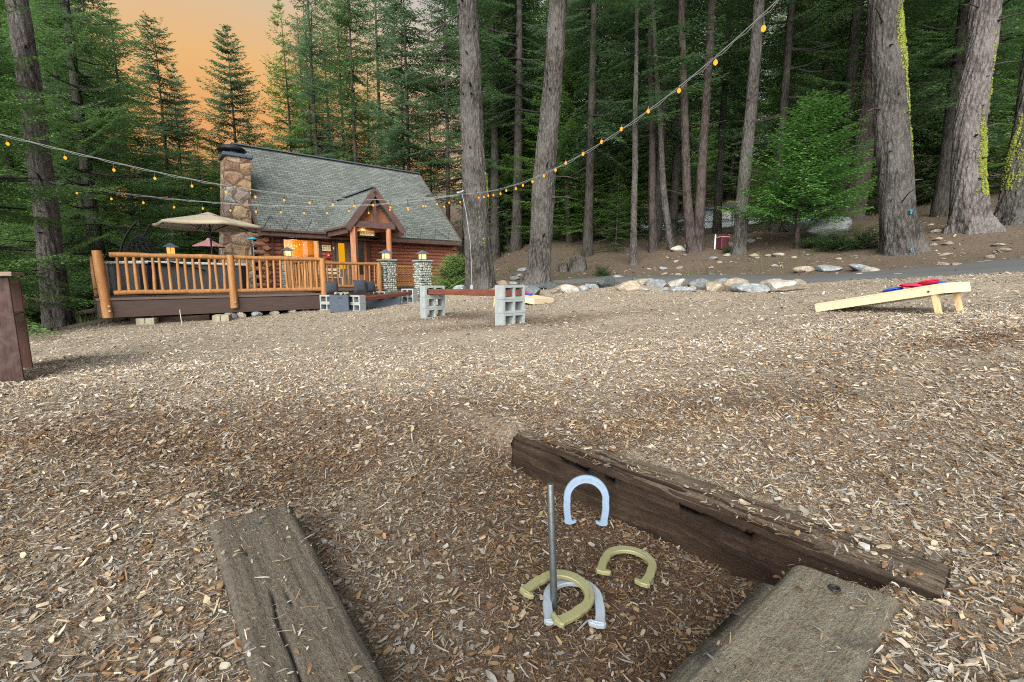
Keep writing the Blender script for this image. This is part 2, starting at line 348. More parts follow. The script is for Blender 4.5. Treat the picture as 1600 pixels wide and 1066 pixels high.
def m_roof(name, axis):
    m, t, b = mat(name, rough=.95, spec=.1)
    tc = N(t, 'ShaderNodeTexCoord'); sp = N(t, 'ShaderNodeSeparateXYZ'); LK(t, tc.outputs['Object'], sp.inputs[0])
    cb = N(t, 'ShaderNodeCombineXYZ'); mu = N(t, 'ShaderNodeMath', operation='MULTIPLY'); mu.inputs[1].default_value = 1.45
    LK(t, sp.outputs[axis], cb.inputs[0]); LK(t, sp.outputs[2], mu.inputs[0]); LK(t, mu.outputs[0], cb.inputs[1])
    br = N(t, 'ShaderNodeTexBrick'); LK(t, cb.outputs[0], br.inputs[0]); br.inputs['Scale'].default_value = 1; br.inputs['Brick Width'].default_value = .31; br.inputs['Row Height'].default_value = .145
    br.inputs['Mortar Size'].default_value = .014; br.inputs['Mortar Smooth'].default_value = .3; br.inputs['Bias'].default_value = 0
    br.inputs['Color1'].default_value = (.112, .126, .117, 1); br.inputs['Color2'].default_value = (.185, .200, .188, 1); br.inputs['Mortar'].default_value = (.045, .055, .05, 1)
    n = noise(t, cb.outputs[0], 14, 5, .7); n2 = noise(t, cb.outputs[0], .9, 4)
    c = mixc(t, .5, br.outputs[0], ramp(t, n, [(.3, (.3, .3, .3)), (.7, (.72, .72, .72))]), 'OVERLAY'); c = mixc(t, .6, c, ramp(t, n2, [(.3, (.82, .86, .84)), (.7, (1.1, 1.12, 1.08))]), 'MULTIPLY')
    LK(t, c, b.inputs['Base Color'])
    # each course is thicker at its lower edge
    fr = N(t, 'ShaderNodeMath', operation='FRACT'); dv = N(t, 'ShaderNodeMath', operation='DIVIDE'); dv.inputs[1].default_value = .145; LK(t, mu.outputs[0], dv.inputs[0]); LK(t, dv.outputs[0], fr.inputs[0])
    sb = N(t, 'ShaderNodeMath', operation='MULTIPLY_ADD'); LK(t, fr.outputs[0], sb.inputs[0]); sb.inputs[1].default_value = -1.0; LK(t, n, sb.inputs[2])
    bump(t, b, sb.outputs[0], .7, .02); return m
M['roof'] = m_roof('asphalt_shingle', 0); M['roof_y'] = m_roof('asphalt_shingle_cross', 1)
def m_plain(name, col, rough=.7, metal=0, var=.25, sc_=20, spec=.3):
    m, t, b = mat(name, rough=rough, metal=metal, spec=spec)
    lo = tuple(x*(1-var) for x in col); hi = tuple(min(1, x*(1+var)) for x in col)
    n = noise(t, coords(t), sc_, 5, .65); LK(t, ramp(t, n, [(.3, lo), (.7, hi)]), b.inputs['Base Color']); bump(t, b, n, .15, .004); return m
M['black'] = m_plain('black_metal', (.018, .018, .02), .45, .3)
M['charcoal'] = m_plain('charcoal_fabric', (.030, .034, .044), .95)
M['navy_box'] = m_plain('blue_grey_panel', (.045, .060, .085), .7, .0, .2)
M['tub'] = m_plain('tub_panel', (.085, .090, .098), .6, 0, .1)
M['tub_dark'] = m_plain('tub_corner', (.012, .013, .02), .4)
M['white'] = m_plain('off_white', (.62, .64, .65), .6, 0, .06)
M['tan'] = m_plain('tan_canvas', (.44, .38, .28), .9, 0, .08, 6)
M['red_canvas'] = m_plain('faded_red_canvas', (.36, .16, .17), .9)
M['teal'] = m_plain('teal_paint', (.02, .30, .42), .5)
M['red'] = m_plain('red_paint', (.50, .02, .03), .4)
M['cream'] = m_plain('cream_board', (.62, .55, .33), .7, 0, .1)
M['ink'] = m_plain('dark_lettering', (.05, .035, .02), .8)
M['sign_wood'] = m_plain('sign_wood', (.48, .36, .17), .7)
M['steel'] = m_plain('galvanised_rod', (.13, .145, .15), .42, .75, .2, 60)
M['conduit'] = m_plain('grey_conduit', (.15, .165, .175), .5, .3)
M['steel_pale'] = m_plain('pale_conduit', (.27, .29, .31), .5, .3)
M['wire'] = m_plain('string_wire', (.16, .17, .17), .6)
M['slate'] = m_plain('lantern_roof', (.085, .11, .14), .5, .3)
M['bolt'] = m_plain('bolt_head', (.30, .26, .20), .5, .6)
M['rust'] = m_plain('rust_spot', (.05, .05, .06), .5, .7)
M['maroon'] = m_plain('maroon_box', (.055, .012, .018), .6)
M['far_white'] = m_plain('pale_siding', (.46, .54, .58), .8, 0, .08, 3)
M['dark_glass'] = m_plain('dark_pane', (.02, .022, .025), .15, 0, .1, spec=.6)
M['bag_blue'] = m_plain('blue_bag', (.02, .07, .42), .85)
M['bag_red'] = m_plain('red_bag', (.62, .012, .06), .85)
M['orange_wall'] = m_plain('warm_room_wall', (.70, .42, .09), .8)
def m_shoe(name, col):
    m, t, b = mat(name, rough=.55, metal=.1, spec=.4)
    n = noise(t, coords(t), 90, 4, .8); n2 = noise(t, coords(t), 14, 5, .6)
    c = mixc(t, ramp(t, n, [(.60, (0, 0, 0)), (.68, (.7, .7, .7))]), col, (.10, .09, .07)); c = mixc(t, .5, c, ramp(t, n2, [(.3, (.8, .8, .8)), (.7, (1.12, 1.12, 1.12))]), 'MULTIPLY')
    LK(t, c, b.inputs['Base Color']); bump(t, b, n2, .25, .002); return m
M['shoe_blue'] = m_shoe('powder_blue_paint', (.20, .285, .40)); M['shoe_gold'] = m_shoe('khaki_gold_paint', (.25, .245, .12)); M['shoe_silver'] = m_shoe('silver_paint', (.31, .37, .42))
def m_rock(name, c1, c2, c3):
    m, t, b = mat(name, rough=.9, spec=.15)
    n = noise(t, coords(t), 4, 8, .68, .4); n2 = noise(t, coords(t), 22, 6, .7)
    oi = N(t, 'ShaderNodeObjectInfo'); c = ramp(t, n, [(.3, c1), (.5, c2), (.72, c3)]); c = mixc(t, .6, c, ramp(t, n2, [(.3, (.25, .25, .25)), (.7, (.78, .78, .78))]), 'OVERLAY')
    hs = N(t, 'ShaderNodeHueSaturation'); LK(t, c, hs.inputs['Color']); mr = N(t, 'ShaderNodeMapRange'); mr.inputs[3].default_value = .7; mr.inputs[4].default_value = 1.3; LK(t, oi.outputs['Random'], mr.inputs[0]); LK(t, mr.outputs[0], hs.inputs['Value'])
    LK(t, hs.outputs[0], b.inputs['Base Color']); bump(t, b, n2, .8, .02); return m
M['rock_tan'] = m_rock('tan_rock', (.13, .11, .085), (.27, .23, .17), (.38, .35, .29)); M['rock_grey'] = m_rock('grey_rock', (.09, .10, .105), (.20, .22, .225), (.34, .36, .36))
M['rock_dark'] = m_rock('dark_slate_rock', (.035, .045, .047), (.075, .09, .092), (.14, .16, .16)); M['rock_pale'] = m_rock('pale_rock', (.17, .16, .14), (.30, .285, .25), (.42, .405, .37))
def m_stone(name, sc_, stops, gap=(.03, .03, .028), flat=1.0):
    m, t, b = mat(name, rough=.9, spec=.15)
    v0 = coords(t, (1, 1, flat)); nq = N(t, 'ShaderNodeTexNoise'); nq.inputs['Scale'].default_value = sc_*1.3; nq.inputs['Detail'].default_value = 4; LK(t, v0, nq.inputs[0]); v = mixc(t, .30, v0, nq.outputs['Color'], 'ADD'); vo = N(t, 'ShaderNodeTexVoronoi', feature='F1'); vo.inputs['Scale'].default_value = sc_; LK(t, v, vo.inputs['Vector'])
    ve = N(t, 'ShaderNodeTexVoronoi', feature='DISTANCE_TO_EDGE'); ve.inputs['Scale'].default_value = sc_; LK(t, v, ve.inputs['Vector'])
    sx = N(t, 'ShaderNodeSeparateXYZ'); LK(t, vo.outputs['Color'], sx.inputs[0]); c = ramp(t, sx.outputs[0], stops)
    n = noise(t, coords(t), sc_*4, 6, .7); c = mixc(t, .7, c, ramp(t, n, [(.3, (.25, .25, .25)), (.7, (.75, .75, .75))]), 'OVERLAY')
    c = mixc(t, ramp(t, ve.outputs['Distance'], [(.02, (0, 0, 0)), (.07, (1, 1, 1))]), gap, c); LK(t, c, b.inputs['Base Color'])
    h = N(t, 'ShaderNodeMath', operation='MINIMUM'); h.inputs[1].default_value = .25; LK(t, ve.outputs['Distance'], h.inputs[0]); bump(t, b, h.outputs[0], 1, .2); return m
M['chimney'] = m_stone('chimney_stone', 1.7, [(0, (.24, .14, .11)), (.3, (.38, .26, .16)), (.55, (.46, .35, .22)), (.75, (.28, .20, .17)), (.9, (.42, .44, .42)), (1, (.50, .42, .29))], (.17, .12, .085), 1.35)
def m_ground():
    m, t, b = mat('ground', rough=.95, spec=.1)
    at = N(t, 'ShaderNodeAttribute', attribute_name='tint')
    vo = N(t, 'ShaderNodeTexVoronoi', feature='F1'); vo.inputs['Scale'].default_value = 1
    co = N(t, 'ShaderNodeTexCoord'); mp = N(t, 'ShaderNodeMapping'); mp.inputs['Scale'].default_value = (70, 160, 100); mp.inputs['Rotation'].default_value = (0, 0, .5); LK(t, co.outputs['Object'], mp.inputs[0])
    nz = N(t, 'ShaderNodeTexNoise'); nz.inputs['Scale'].default_value = .25; LK(t, mp.outputs[0], nz.inputs[0]); ad = N(t, 'ShaderNodeMixRGB', blend_type='ADD'); ad.inputs[0].default_value = 1; LK(t, mp.outputs[0], ad.inputs[1])
    sc2 = N(t, 'ShaderNodeMixRGB', blend_type='MULTIPLY'); sc2.inputs[0].default_value = 1; LK(t, nz.outputs['Color'], sc2.inputs[1]); sc2.inputs[2].default_value = (5, 5, 5, 1); LK(t, sc2.outputs[0], ad.inputs[2]); LK(t, ad.outputs[0], vo.inputs['Vector'])
    sx = N(t, 'ShaderNodeSeparateXYZ'); LK(t, vo.outputs['Color'], sx.inputs[0])
    n = noise(t, coords(t), 25, 8, .8); n2 = noise(t, coords(t), 220, 3, .8)
    c = mixc(t, 1, at.outputs['Color'], ramp(t, sx.outputs[0], [(0, (.55, .52, .50)), (.6, (.9, .88, .86)), (1, (1.4, 1.36, 1.3))]), 'MULTIPLY'); c = mixc(t, .7, c, ramp(t, n, [(.3, (.3, .3, .3)), (.7, (.7, .7, .7))]), 'OVERLAY'); c = mixc(t, .5, c, ramp(t, n2, [(.3, (.3, .3, .3)), (.7, (.7, .7, .7))]), 'OVERLAY')
    LK(t, c, b.inputs['Base Color']); s = N(t, 'ShaderNodeMath', operation='ADD'); LK(t, n2, s.inputs[0]); LK(t, n, s.inputs[1]); bump(t, b, s.outputs[0], .9, .012); return m
M['ground'] = m_ground()
M['asphalt'] = m_plain('asphalt', (.080, .084, .084), .9, 0, .3, 60, .2)
ES = 2.0/2**EXPOSURE
M['bulb'] = emis('bulb_glow', (1.0, .34, .025), 1.0*ES); M['lantern'] = emis('lantern_glow', (1.0, .66, .30), 1.0*ES)
M['lantern_or'] = emis('lantern_glow_orange', (1.0, .42, .08), .8*ES)
for k in ('bulb', 'lantern', 'lantern_or'): M[k].cycles.emission_sampling = 'NONE'
M['amber'] = emis('lit_amber_curtain', (1.0, .46, .01), .42*ES)
def m_glass():
    m = bpy.data.materials.new('window_glass'); m.use_nodes = True; t = m.node_tree; t.nodes.clear()
    tr = N(t, 'ShaderNodeBsdfTransparent'); gl = N(t, 'ShaderNodeBsdfGlossy'); gl.inputs['Roughness'].default_value = .03; ms = N(t, 'ShaderNodeMixShader'); ms.inputs[0].default_value = .10
    o = N(t, 'ShaderNodeOutputMaterial'); LK(t, tr.outputs[0], ms.inputs[1]); LK(t, gl.outputs[0], ms.inputs[2]); LK(t, ms.outputs[0], o.inputs[0]); return m
M['glass'] = m_glass()

def gain(name, f, s=1.0):        # scales a finished colour
    t = M[name].node_tree; b = t.nodes['Principled BSDF']; l = b.inputs['Base Color'].links[0]; src = l.from_socket
    h = N(t, 'ShaderNodeHueSaturation'); h.inputs['Value'].default_value = f; h.inputs['Saturation'].default_value = s; LK(t, src, h.inputs['Color']); LK(t, h.outputs[0], b.inputs['Base Color'])
for k, f in dict(bark=.86, bark_light=.9, log=.66, roof=.80, roof_y=.80, block=.80, tie_grey=.80, tie_green=.80, tie_dark=.9, shoe_blue=.66, shoe_gold=.66, shoe_silver=.64, pale_wood=.78, pale_leg=.8, tan=.74, asphalt=.8, rock_tan=.74, rock_grey=.8, rock_pale=.78, rock_dark=.85, rust_beam=.8, fascia=.8, deckb=.8, steel=.8, steel_pale=.85, navy_box=.75, charcoal=.75, old_red=.8, old_inner=.8, old_edge=.8, old_yellow=.8, chimney=.85, column=.85, red=.8, bag_red=.8, bag_blue=.8, orange_wall=.8).items():
    if k in M: gain(k, f)
# ================================================================== GROUND
rng = np.random.default_rng(7)
def zone(x, y):
    """weights: pale chips, brown chips, forest floor, green"""
    px = 800+FPX*x/np.maximum(y, .3)
    # border of the chip yard, as a depth for each bearing
    u = x/np.maximum(y, .3)
    lim = np.interp(u, [-1.4, -1.12, -1.0, -.86, -.42, -.2, .0, .3, .62, .9, 1.2], [9.5, 9.3, 9.6, 10.6, 13.5, 14.0, 12.6, 11.2, 10.0, 8.4, 7.4])
    lim = lim + (fbm(x*1.1, y*1.1, 31)-.5)*.9
    forest = sm(-.3, .3, y-lim)
    green = sm(.50, .62, fbm(x*.45, y*.45, 41))*forest
    green = np.maximum(green*.5*sm(-.1, -.5, u)+green*.10, forest*sm(-.55, -.9, u)*.85*sm(.30, .5, fbm(x*.9, y*.9, 43)))
    b = fbm(x*.55, y*.75, 11, 3)
    b2 = fbm(x*2.1, y*2.6, 12, 3); brown = np.clip(sm(.40, .62, b*.6+b2*.4)*.50 + .34, 0, 1)
    brown = brown*(1-.90*sm(1.8, 4.2, y)) 
    brown = np.maximum(brown, .75*np.exp(-(((x-.1)/1.9)**2+((y-6.6)/.55)**2)))        # trodden patches round the bench
    brown = np.maximum(brown, .7*np.exp(-(((x+1.2)/1.0)**2+((y-8.0)/.5)**2)))
    brown = np.maximum(brown, .8*np.exp(-(((x-3.6)/.8)**2+((y-3.3)/.3)**2)))
    brown = np.maximum(brown, .95*pit(x, y)); brown = np.maximum(brown, .35*sm(1.7, .5, np.hypot((x+.15)/1.3, y-2.3)))
    return brown, forest, green
def ground():
    X, Y, gx, gy, z = GX, GY, _gx, _gy, GZ
    V = np.stack([gx, gy, z], -1).reshape(-1, 3); nx = len(X); ny = len(Y)
    i = np.arange((ny-1)*nx).reshape(ny-1, nx)[:, :-1].ravel(); Q = np.stack([i, i+1, i+nx+1, i+nx], 1)
    br, fo, gr = zone(V[:, 0], V[:, 1])
    pale = np.array([.265, .232, .182]); brown = np.array([.070, .045, .030]); fl = np.array([.095, .076, .058]); gn = np.array([.042, .062, .022])
    c = pale*(1-br[:, None])+brown*br[:, None]; c = c*(1-fo[:, None])+fl*fo[:, None]; c = c*(1-gr[:, None])+gn*gr[:, None]
    o = link('ground', npmesh('ground', V, Q, c, True), M['ground']); tag(o, kind='structure')
ground()
# road: a ribbon laid on the slope behind the yard
def road():
    near = [W(560, 447, 17.0), W(700, 446, 15.5), W(830, 444, 13.2), W(1000, 441, 11.9), W(1140, 441, 10.8), W(1280, 440.5, 9.5), W(1440, 436, 8.4), W(1600, 427.5, 7.5), np.array([10.5, 5.2, .3]), np.array([14, 2, .5])]
    far = [W(560, 440, 20), W(700, 439, 18.5), W(830, 436, 15.6), W(1000, 434, 13.9), W(1140, 433, 12.6), W(1280, 431, 11.1), W(1440, 424, 10.1), W(1600, 409, 9.2), np.array([12.6, 7.2, .55]), np.array([17, 4, .8])]
    near = np.array(near); far = np.array(far); k = len(near); s = np.linspace(0, k-1, 90); V = []
    for a in range(len(s)):
        p = np.array([np.interp(s[a], range(k), near[:, j]) for j in (0, 1)]); q = np.array([np.interp(s[a], range(k), far[:, j]) for j in (0, 1)])
        for w in np.linspace(0, 1, 7): V.append(p*(1-w)+q*w)
    V = np.array(V); z = gz0(V[:, 0], V[:, 1])+(fbm(V[:, 0]*1.3, V[:, 1]*1.3, 3)-.5)*.02+.075
    e = np.tile(np.array([1]+[0]*5+[1]), len(s)); z -= e*.13
    i = np.array([a*7+b for a in range(len(s)-1) for b in range(6)]); Q = np.stack([i, i+1, i+8, i+7], 1)[:, ::-1]
    o = link('road', npmesh('road', np.column_stack([V, z]), Q, None, True), M['asphalt']); tag(o, kind='structure')
road()
# ------------------------------------------------------------------ wood chips
PAL = np.array([(.42, .30, .165), (.50, .42, .30), (.36, .335, .30), (.46, .46, .45), (.27, .17, .090), (.20, .115, .060), (.56, .52, .44), (.33, .20, .09), (.12, .070, .042), (.25, .225, .195)])*np.array([.745, .715, .665])
W_PALE = np.array([.10, .22, .20, .09, .06, .04, .18, .02, .02, .07]); W_BROWN = np.array([.11, .06, .06, .025, .17, .19, .02, .10, .20, .065])
AVOID = []        # convex polygons (ground plan) where no chip is laid
def inpoly(P, x, y):
    m = np.ones(len(x), bool); n = len(P); s = 0
    for i in range(n):
        a, b = P[i], P[(i+1) % n]; s += a[0]*b[1]-a[1]*b[0]
    for i in range(n):
        a, b = P[i], P[(i+1) % n]; c = (b[0]-a[0])*(y-a[1])-(b[1]-a[1])*(x-a[0]); m &= (c*np.sign(s) > 0)
    return m
def chipset(n, ymin, ymax, L, box=True, um=1.25, lim_fn=None, size_sd=.55, cols=None, pos=None, flat=.28):
    if pos is None:
        y = np.sqrt(rng.random(n)*(ymax**2-ymin**2)+ymin**2); u = (rng.random(n)*2-1)*um; x = u*y
        if lim_fn is not None:
            k = lim_fn(x, y); x, y = x[k], y[k]
        for P in AVOID:
            k = ~inpoly(P, x, y); x, y = x[k], y[k]
        z = gz(x, y)
    else: x, y, z = pos
    n = len(x); br, fo, gr = zone(x, y)
    if cols is None:
        cw = W_PALE[None]*(1-br[:, None])+W_BROWN[None]*br[:, None]; cum = np.cumsum(cw, 1); cum /= cum[:, -1:]
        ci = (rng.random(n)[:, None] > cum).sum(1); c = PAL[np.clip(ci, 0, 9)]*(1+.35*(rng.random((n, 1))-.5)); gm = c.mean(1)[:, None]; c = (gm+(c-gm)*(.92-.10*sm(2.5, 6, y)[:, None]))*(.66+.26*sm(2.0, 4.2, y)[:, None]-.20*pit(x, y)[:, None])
    else: c = cols(n)
    c = c*np.exp(rng.normal(0, .10+.10*sm(1.8, 5, y)))[:, None]; far_ = (.42*sm(4.0, 8.0, y))[:, None]; c = c*(1-far_)+(np.array([[.225, .195, .150]])*(1-br[:, None])+np.array([[.12, .085, .058]])*br[:, None])*far_
    ln = L*np.exp(rng.normal(0, size_sd, n)); ln = np.clip(ln, L*.3, L*3.6); fib = rng.random(n) < .58; wd = ln*np.where(fib, rng.uniform(.07, .18, n), rng.uniform(.2, .55, n)); ln = np.where(fib, ln*1.35, ln*.85); th = np.minimum(wd*rng.uniform(.15, .5, n), .008)
    yaw = rng.random(n)*2*np.pi; pt = rng.normal(0, flat, n); rl = rng.normal(0, flat*1.3, n)
    d = np.stack([np.cos(yaw)*np.cos(pt), np.sin(yaw)*np.cos(pt), np.sin(pt)], 1); w = np.stack([-np.sin(yaw)*np.cos(rl), np.cos(yaw)*np.cos(rl), np.sin(rl)], 1); u = np.cross(d, w)
    C = np.stack([x, y, z+th*.5+np.abs(np.sin(pt))*ln*.42+rng.random(n)*.006], 1)
    if box:
        base = np.array([(-1, -.7), (-.5, -1), (.55, -.95), (1, -.65), (1, .6), (.55, 1), (-.45, .95), (-1, .65)], float); k = 16
        pinch = np.ones((n, 8)); e1 = rng.random(n)**.4; e2 = rng.random(n)**.4
        pinch[:, [0, 7]] = e1[:, None]; pinch[:, [3, 4]] = e2[:, None]; pinch *= rng.uniform(.6, 1.1, (n, 8)); tl = rng.uniform(.65, 1.2, (n, 8)); slant = rng.normal(0, .35, n)
        ax_ = base[None, :, 0]*tl+slant[:, None]*base[None, :, 1]*wd[:, None]/ln[:, None]; bx_ = base[None, :, 1]*pinch; curl = rng.normal(0, .10, n)[:, None]*ln[:, None]*(base[None, :, 0]**2-.4)
        P0 = C[:, None]+d[:, None]*(ax_*ln[:, None]*.5)[..., None]+w[:, None]*(bx_*wd[:, None]*.5)[..., None]+u[:, None]*curl[..., None]
        V = np.concatenate([P0+u[:, None]*(th*.5)[:, None, None]*rng.uniform(.4, 1.2, (n, 8, 1)), P0-u[:, None]*(th*.5)[:, None, None]], 1)
        F = np.array([(0, 1, 6, 7), (1, 2, 5, 6), (2, 3, 4, 5)]+[(i, 8+i, 8+(i+1) % 8, (i+1) % 8) for i in range(8)])
    else:
        sg = np.array([(-1, -.5, 0), (-.2, -1, .2), (1, -.4, 0), (.9, .5, 0), (.1, 1, .2), (-1, .6, 0)], float)[:, :]; k = 6
        V = C[:, None]+d[:, None]*(sg[None, :, 0]*ln[:, None]*.5)[..., None]+w[:, None]*(sg[None, :, 1]*wd[:, None]*.5*rng.uniform(.5, 1, (n, 6)))[..., None]+u[:, None]*(sg[None, :, 2]*th[:, None])[..., None]
        F = np.array([(0, 1, 4, 5), (1, 2, 3, 4)])
    Q = (np.arange(n)[:, None, None]*k+F[None]).reshape(-1, 4)
    cc = np.repeat(c, k, 0); cc = cc*(1+.38*(rng.random((len(cc), 1))-.5)); return V.reshape(-1, 3), Q, cc
def join(parts):
    Vs, Qs, Cs = [], [], []; b = 0
    for V, Q, c in parts: Vs.append(V); Qs.append(Q+b); Cs.append(c); b += len(V)
    return np.concatenate(Vs), np.concatenate(Qs), np.concatenate(Cs)
# ================================================================== FOREGROUND TIMBERS
def beam(name, label, TL, TR, BR, BL, depth, m, notch=None, seed=0, nx=150, ny=56, rough=.006, soft=.012, cat='timber', cracks=()):
    """four top corners (world), far-left, far-right, near-right, near-left; long axis runs far->near"""
    TL, TR, BR, BL = [np.array(p, float) for p in (TL, TR, BR, BL)]
    org = (TL+TR+BR+BL)/4; ln = (TL+TR)/2-(BL+BR)/2; L = np.hypot(*ln[:2]); ang = math.atan2(ln[1], ln[0])
    ca, sa = math.cos(-ang), math.sin(-ang)
    U = np.linspace(0, 1, nx)
    # cross-section: down the left face, over the top, down the right face
    prof = [(0, -1), (0, -.75), (0, -.5), (0, -.25), (0, -.08)]+[(v, 0) for v in np.linspace(.0, 1, ny)]+[(1, -.08), (1, -.25), (1, -.5), (1, -.75), (1, -1)]
    V = []
    for u in U:
        for (v, w) in prof:
            p = (TL*(1-v)+TR*v)*u+(BL*(1-v)+BR*v)*(1-u); x, y, z = p
            if w == 0:
                e = min(v, 1-v); wd_ = np.hypot(*(TR-TL)[:2]); de = e*wd_; z -= soft*max(0, 1-de/.02)**1.5
            el = min(u, 1-u)*L; z -= soft*max(0, 1-el/.022)**1.5
            V.append((x, y, z+w*depth))
    V = np.array(V); rel = V-org
    lx = rel[:, 0]*ca-rel[:, 1]*sa; ly = rel[:, 0]*sa+rel[:, 1]*ca; lz = rel[:, 2]
    # weathering: long grain ridges, lumps, drying cracks
    gr = (fbm(lx*3+seed, ly*60, seed, 4)-.5); gs = (fbm(lx*3+seed, lz*70, seed+5, 4)-.5); lump = (fbm(lx*7, ly*7+lz*5, seed+9, 3)-.5)
    k = len(prof); top = np.tile(np.array([1. if p[1] == 0 else 0 for p in prof]), nx); sdn = np.tile(np.array([(-1. if p[0] == 0 else 1.) if p[1] < 0 else 0 for p in prof]), nx)
    lz = lz+top*(gr*rough*1.2+lump*rough*1.5); ly = ly+sdn*(gs*rough*2.2+lump*rough*2)
    ex = np.repeat(np.where(U < .001, -1, np.where(U > .999, 1, 0)), k); lx = lx+(fbm(ly*12, lz*9+seed, seed+2, 3)-.5)*.035*ex
    for (c0, y0, x0, x1, wd_, dp) in cracks:
        yy = y0+(vn2(lx*7, lx*0, int(c0))-.5)*.012; a = sm(x0, x0+.05, lx)*(1-sm(x1-.05, x1, lx)); lz = lz-top*dp*np.exp(-((ly-yy)/wd_)**2)*a
    if notch is not None: lx, ly, lz = notch(lx, ly, lz, L)
    P = np.column_stack([lx, ly, lz])
    i = np.array([a*k+b for a in range(nx-1) for b in range(k-1)]); Q = np.stack([i, i+k, i+k+1, i+1], 1)
    base = len(P); mb_v = [P]
    # end caps: strips between the left and right faces
    caps = []
    for r in (0, nx-1):
        row = np.arange(k)+r*k
        for j in range(k//2):
            a, b, c, d = row[j], row[j+1], row[k-2-j], row[k-1-j]
            if len({a, b, c, d}) == 4: caps.append((a, d, c, b) if r == 0 else (a, b, c, d))
    Q = np.concatenate([Q, np.array(caps)])
    me = npmesh(name, P, Q, None, True); me.validate()
    o = link(name, me, m); o.location = org; o.rotation_euler = (0, 0, ang); tag(o, label, cat)
    AVOID.append([TL[:2], TR[:2], BR[:2], BL[:2]])
    bm = bmesh.new(); bm.from_mesh(me); bmesh.ops.recalc_face_normals(bm, faces=bm.faces); bm.to_mesh(me); bm.free()
    try: me.shade_smooth_by_angle = None
    except Exception: pass
    return o, org, ang
ZT = -.795
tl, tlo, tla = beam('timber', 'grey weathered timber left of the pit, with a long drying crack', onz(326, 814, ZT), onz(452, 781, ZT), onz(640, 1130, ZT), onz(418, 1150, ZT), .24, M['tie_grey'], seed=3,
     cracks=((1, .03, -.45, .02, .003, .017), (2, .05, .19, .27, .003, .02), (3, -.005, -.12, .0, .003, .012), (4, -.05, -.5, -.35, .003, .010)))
def notch2(lx, ly, lz, L):      # step cut in the far-left edge and in the near-right edge
    ly = np.where((ly > .112) & (lx < L/2-.17), ly+.026, ly); return lx, ly, lz
tr_, tro, tra = beam('timber', 'short pale green grey timber at lower right with a bolt hole near its end', onz(1243, 873, ZT), onz(1412, 932, ZT), onz(1330, 1085, ZT), onz(1040, 1085, ZT), .24, M['tie_green'], notch=notch2, seed=8, rough=.004, soft=.016)
# the long dark timber along the back of the pit
A0, B0 = onz(800, 677, ZT), onz(872, 662, ZT); A1 = onz(1446, 922, ZT); d_ = A1-A0
L0 = np.hypot(*d_[:2]); dn = d_/L0; wv = np.array([-dn[1], dn[0], 0])*.21
A1 = A1+dn*.05+np.array([0, 0, -.006]); B1 = A1+wv; B0 = A0+wv
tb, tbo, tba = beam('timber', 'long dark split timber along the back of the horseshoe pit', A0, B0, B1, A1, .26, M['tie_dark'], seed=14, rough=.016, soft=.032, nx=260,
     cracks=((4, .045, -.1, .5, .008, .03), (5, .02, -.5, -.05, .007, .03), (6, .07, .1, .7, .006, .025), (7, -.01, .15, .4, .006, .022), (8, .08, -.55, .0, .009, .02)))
AVOID[2] = [p[:2] for p in (A0, B0, B1-dn*.12, A1-dn*.04)]
# bolts / holes in the timbers
def spot(px, py, r, label_mat, name, parent, z=ZT+.002):
    p = onz(px, py, z); mb = MB(); n = 14
    mb.tube([Vector(p)+Vector((0, 0, -.012)), Vector(p)+Vector((0, 0, .002))], [r, r], n); o = mb.build(name, label_mat)
    o.parent = parent; o.matrix_parent_inverse = (Matrix.Translation(parent.location) @ parent.rotation_euler.to_matrix().to_4x4()).inverted(); return o
spot(404, 818, .008, M['steel'], 'bolt_head', tl)
def ring(px, py, r, parent):
    p = Vector(onz(px, py, ZT+.003)); mb = MB(); mb.tube([p+Vector((math.cos(a)*r, math.sin(a)*r, 0)) for a in np.linspace(0, 2*math.pi, 17)], .003, 6, caps=False)
    mb.tube([p+Vector((0, 0, -.01)), p], [r*.6, r*.6], 12); o = mb.build('bolt_hole', M['black']); o.parent = parent
    o.matrix_parent_inverse = (Matrix.Translation(parent.location) @ parent.rotation_euler.to_matrix().to_4x4()).inverted()
ring(1304, 919, .011, tr_)
# ------------------------------------------------------------------ stake
sb = onz(866, 950, -.975); tt = ray(860, 756); k = (sb[1]+.01)/tt[1]; stt = tt*k
mb = MB(); mb.tube([Vector(sb)+(Vector(sb)-Vector(stt))*.25, Vector(sb), Vector(stt)-Vector((0, 0, .003)), Vector(stt)], [.0105, .0105, .0105, .0092], 20)
tag(mb.build('stake', M['steel']), 'dull grey steel stake standing in the horseshoe pit', 'stake')
